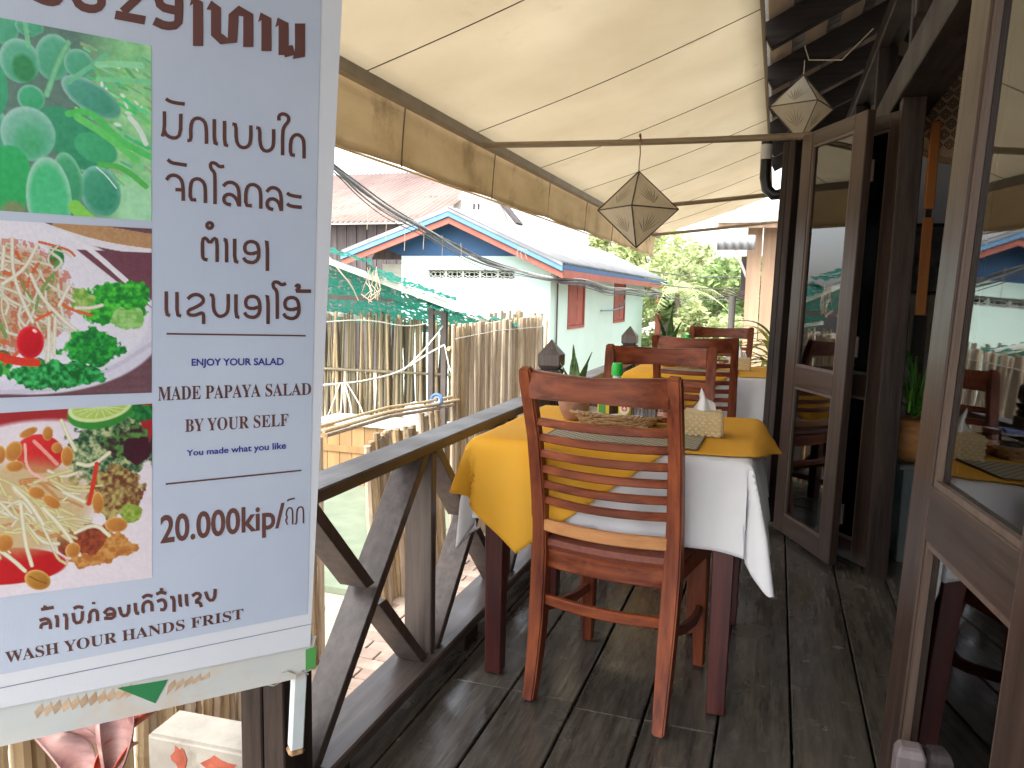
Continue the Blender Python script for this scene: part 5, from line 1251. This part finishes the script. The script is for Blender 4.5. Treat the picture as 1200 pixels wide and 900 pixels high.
G().sweep([(b.x+7.2, .3, b.z+.75), (b.x+7.5, .3, b.z+.75)], 3, .12, (0,0,1)).build('roof_slab', darkplank, wh)
# ---- lean-to beyond the mint house
lt_ = thing('distant_lean_to', 'small dark roofed lean-to just past the far end of the mint house', 'shed', (-2.7, 23.2, -.95))
a, b = P7(757,330,23), P7(774,345,23)
G().add([(-.9,0,2.35),(.35,0,1.85),(.35,2.5,1.85),(-.9,2.5,2.35),(-.9,0,2.42),(.35,0,1.92),(.35,2.5,1.92),(-.9,2.5,2.42)], [(0,3,2,1),(4,5,6,7),(0,1,5,4),(1,2,6,5),(2,3,7,6),(3,0,4,7)]).build('roof', darkplank, lt_)
G().box((-.75,.1,0),(-.6,.25,2.3)).build('post', salmon, lt_); G().box((.1,.1,0),(.18,.18,1.95)).build('post', darkplank, lt_)
G().box((-.6,1.5,0),(.1,1.55,1.5)).build('wall', mat('teal_wall', (.12,.3,.3), rough=.8), lt_)

# ---- wooden shack on the right
sk = thing('wooden_shack', 'weathered wooden plank shack with a corrugated tin eave at the end of the balcony', 'shack', (.6, 14, -.95))
skw = wood('shack_plank', (.30,.19,.12), (.42,.29,.19), 'z', 7, rough=.8)
for k in range(11): G().box((-1.14+.25*k, 0, 0), (-.905+.25*k, .05+.01*(k%2), 3.40)).build('wall_board', skw, sk, bevel=.004)
for k in range(10): G().box((-1.15, .06+.25*k, 0), (-1.10, .295+.25*k, 3.38)).build('wall_board', skw, sk)
corr(0,1,20,.03,(-1.62,-.55,3.46),(4,0,0),(0,3.5,.55),'roof_sheet',tin,sk)
corr(0,1,5,.025,(-1.62,-.5,3.22),(.62,0,0),(0,.02,-.24),'eave_sheet',tin,sk)
G().box((-1.62,-.47,3.34),(1.8,-.41,3.43)).build('eave_beam', skw, sk); G().box((-1.62,-.46,2.98),(-1.05,-.40,3.06)).build('eave_beam', darkplank, sk)
G().box((-1.32,2.0,2.2),(-1.15,2.1,3.0)).build('side_box', darkplank, sk)

# ---- utility pole
up_ = thing('utility_pole', 'short grey concrete pole with bent brackets and tangled wires', 'pole', (-.80, 15.0, -.95))
G().tube([(0,0,0),(0,0,2.22)], [.075,.06], 10).build('pole', mat('pole_grey', (.12,.115,.11), rough=.9), up_, smooth=True)
for k in range(5): G().tube([(-.25+.04*k,0,2.2+.04*k), (.1,0,2.14+.03*k), (.5,0,2.28+.05*k), (.62,.0,2.44+.03*k)], .014, 5).build('bracket', greym, up_)
G().sweep([(.35,0,2.3),(-.05,0,3.2)], .05, .03, (0,1,0)).build('brace', mat('white_brace', (.7,.7,.68), rough=.6), up_)

# ---- trees
def leafquads(g, c, r, n, sz, rr, flat=1.):
    for _ in range(n):
        v = Vector((rr.gauss(0,1), rr.gauss(0,1), rr.gauss(0,1)*flat)); v = v.normalized()*r*rr.uniform(.55, 1.02); p = Vector(c)+v
        a = Vector((rr.gauss(0,1), rr.gauss(0,1), rr.gauss(0,.6))).normalized(); b = a.cross(Vector((rr.gauss(0,1), rr.gauss(0,1), rr.gauss(0,1)))).normalized()
        s_ = sz*rr.uniform(.6, 1.3); g.add([p-a*s_, p+b*s_*.4, p+a*s_, p-b*s_*.4], [(0,1,2,3)])
def tree(label, x, y, h, cr, m, seed, n=34, sz=.16, zc=.62):
    rr = random.Random(seed); t = thing('leafy_tree', label, 'tree', (x, y, -.95), 0, 'trees beyond the houses')
    g = G(); g.tube([(0,0,0),(.1,0,h*.25),(-.05,.1,h*.5),(.1,0,h*.8)], [.16,.13,.09,.03], 8)
    cg = G()
    for k in range(n):
        an = rr.uniform(0, 6.28); rad = cr*math.sqrt(rr.random()); z = h*(zc+(1-zc)*rr.uniform(-.9,1)*math.sqrt(max(0,1-(rad/cr)**2*.8)))
        c = (rad*math.cos(an), rad*math.sin(an), z)
        if k % 3 == 0: g.tube([(0,0,h*.4), (c[0]*.5, c[1]*.5, (h*.4+z)/2+.1), c], [.05,.035,.012], 5)
        leafquads(cg, c, cr*rr.uniform(.22,.36), 130, sz, rr, .8)
    g.build('trunk', mat('bark', (.13,.10,.07), (.2,.16,.12), scale=(9,9,2), rough=.9), t, smooth=True); cg.build('crown', m, t)
tree('tall light green tree straight beyond the alley, left part', -4.4, 30, 4.6, 2.0, leafl, 1)
tree('broad yellow-green tree in the middle beyond the alley', -2.2, 27, 3.7, 1.7, leafl, 2)
tree('darker green bushy tree low beyond the alley end', -3.0, 24.5, 2.5, 1.3, leaff, 3, sz=.12, zc=.5)
tree('green tree beside the wooden shack, beyond the pole', -.9, 23, 3.4, 1.3, leaff, 4, zc=.55)
tree('pale distant tree rising behind the mint house roof end', -6.1, 33, 6.6, 1.6, leafl, 5)
tree('low bush at the foot of the utility pole', -1.7, 19.5, 2.0, 1.0, leafl, 6, sz=.10, zc=.5)
def palm(label, x, y, h, seed, L0=1.5, m=leafl):
    rr = random.Random(seed); t = thing('palm_tree', label, 'palm', (x, y, -.95), 0, 'palms beyond the houses')
    G().tube([(0,0,0),(.05,0,h*.5),(0,0,h)], [.1,.08,.06], 8).build('trunk', MATS['bark'], t)
    for k in range(13):
        an = rr.uniform(0, 6.28); L_ = L0*rr.uniform(.8, 1.1); el = rr.uniform(.2, 1.1); g = G()
        def pt(f): return Vector((math.cos(an)*L_*f*math.cos(el*(1-f)*.6), math.sin(an)*L_*f*math.cos(el*(1-f)*.6), h+L_*f*math.sin(el)-L_*.9*f*f))
        for q in range(1, 18):
            f = q/18; c = pt(f); sd_ = Vector((-math.sin(an), math.cos(an), 0)); fwd = Vector((math.cos(an), math.sin(an), -.3))
            for sg in (-1, 1):
                e_ = c+(sd_*sg+fwd*.6+Vector((0,0,-.35)))*L_*.22*math.sin(f*2.6+.3); w_ = fwd*.022
                g.add([c-w_, c+w_, e_], [(0,1,2)])
        g.tube([pt(f/6) for f in range(7)], .014, 4)
        g.build('frond', m, t)
palm('feathery palm hanging over the lane past the mint house', -2.55, 21.0, 2.3, 3, 1.5)
palm('small palm showing above the mint house roof', -8.2, 24.5, 4.0, 4, 1.1, leafm)

# ---- striped dracaena at the end of the balcony
def dracaena(label, x, y, z, seed, n=34, L0=.42, m1=leafy, m2=leafm, h=.62):
    rr = random.Random(seed); t = thing('potted_dracaena', label, 'plant', (x, y, z), 0)
    G().lathe([(.11,0),(.13,.02),(.16,.22),(.17,.24),(.15,.24),(.14,.2)], 20).build('plant_pot', clay, t, smooth=True)
    G().tube([(0,0,.2),(.02,0,h*.7),(0,0,h)], .018, 6).build('stem', MATS['bark'], t)
    for k in range(n):
        an = rr.uniform(0, 6.28); L_ = L0*rr.uniform(.7, 1.15); el = rr.uniform(.1, 1.25); z0 = h*rr.uniform(.55, 1.05); w0 = .026
        def fn(u, v):
            hx = L_*v*math.cos(el*(1-.4*v)); c = Vector((math.cos(an)*hx, math.sin(an)*hx, z0+L_*v*math.sin(el)-.5*L_*v*v)); w_ = w0*math.sin(min(1,v*.9+.12)*math.pi)**.7
            sd_ = Vector((-math.sin(an), math.cos(an), 0)); return tuple(c+sd_*(u-.5)*2*w_+Vector((0,0,abs(u-.5)*.012)))
        G().grid(fn, 2, 8).build('leaf', m1 if rr.random() < .6 else m2, t, smooth=True)
    return t
dracaena('yellow and green striped dracaena at the far end of the balcony', -.02, 7.0, 0, 8, 44, .44, h=.85)
dracaena('bright green leafy plant right behind the second table', .10, 6.2, 0, 12, 22, .40, mat('leaf_bright', (.12,.34,.05), (.24,.46,.09), scale=(5,5,5), rough=.5, trans=.35), leafy, .75)
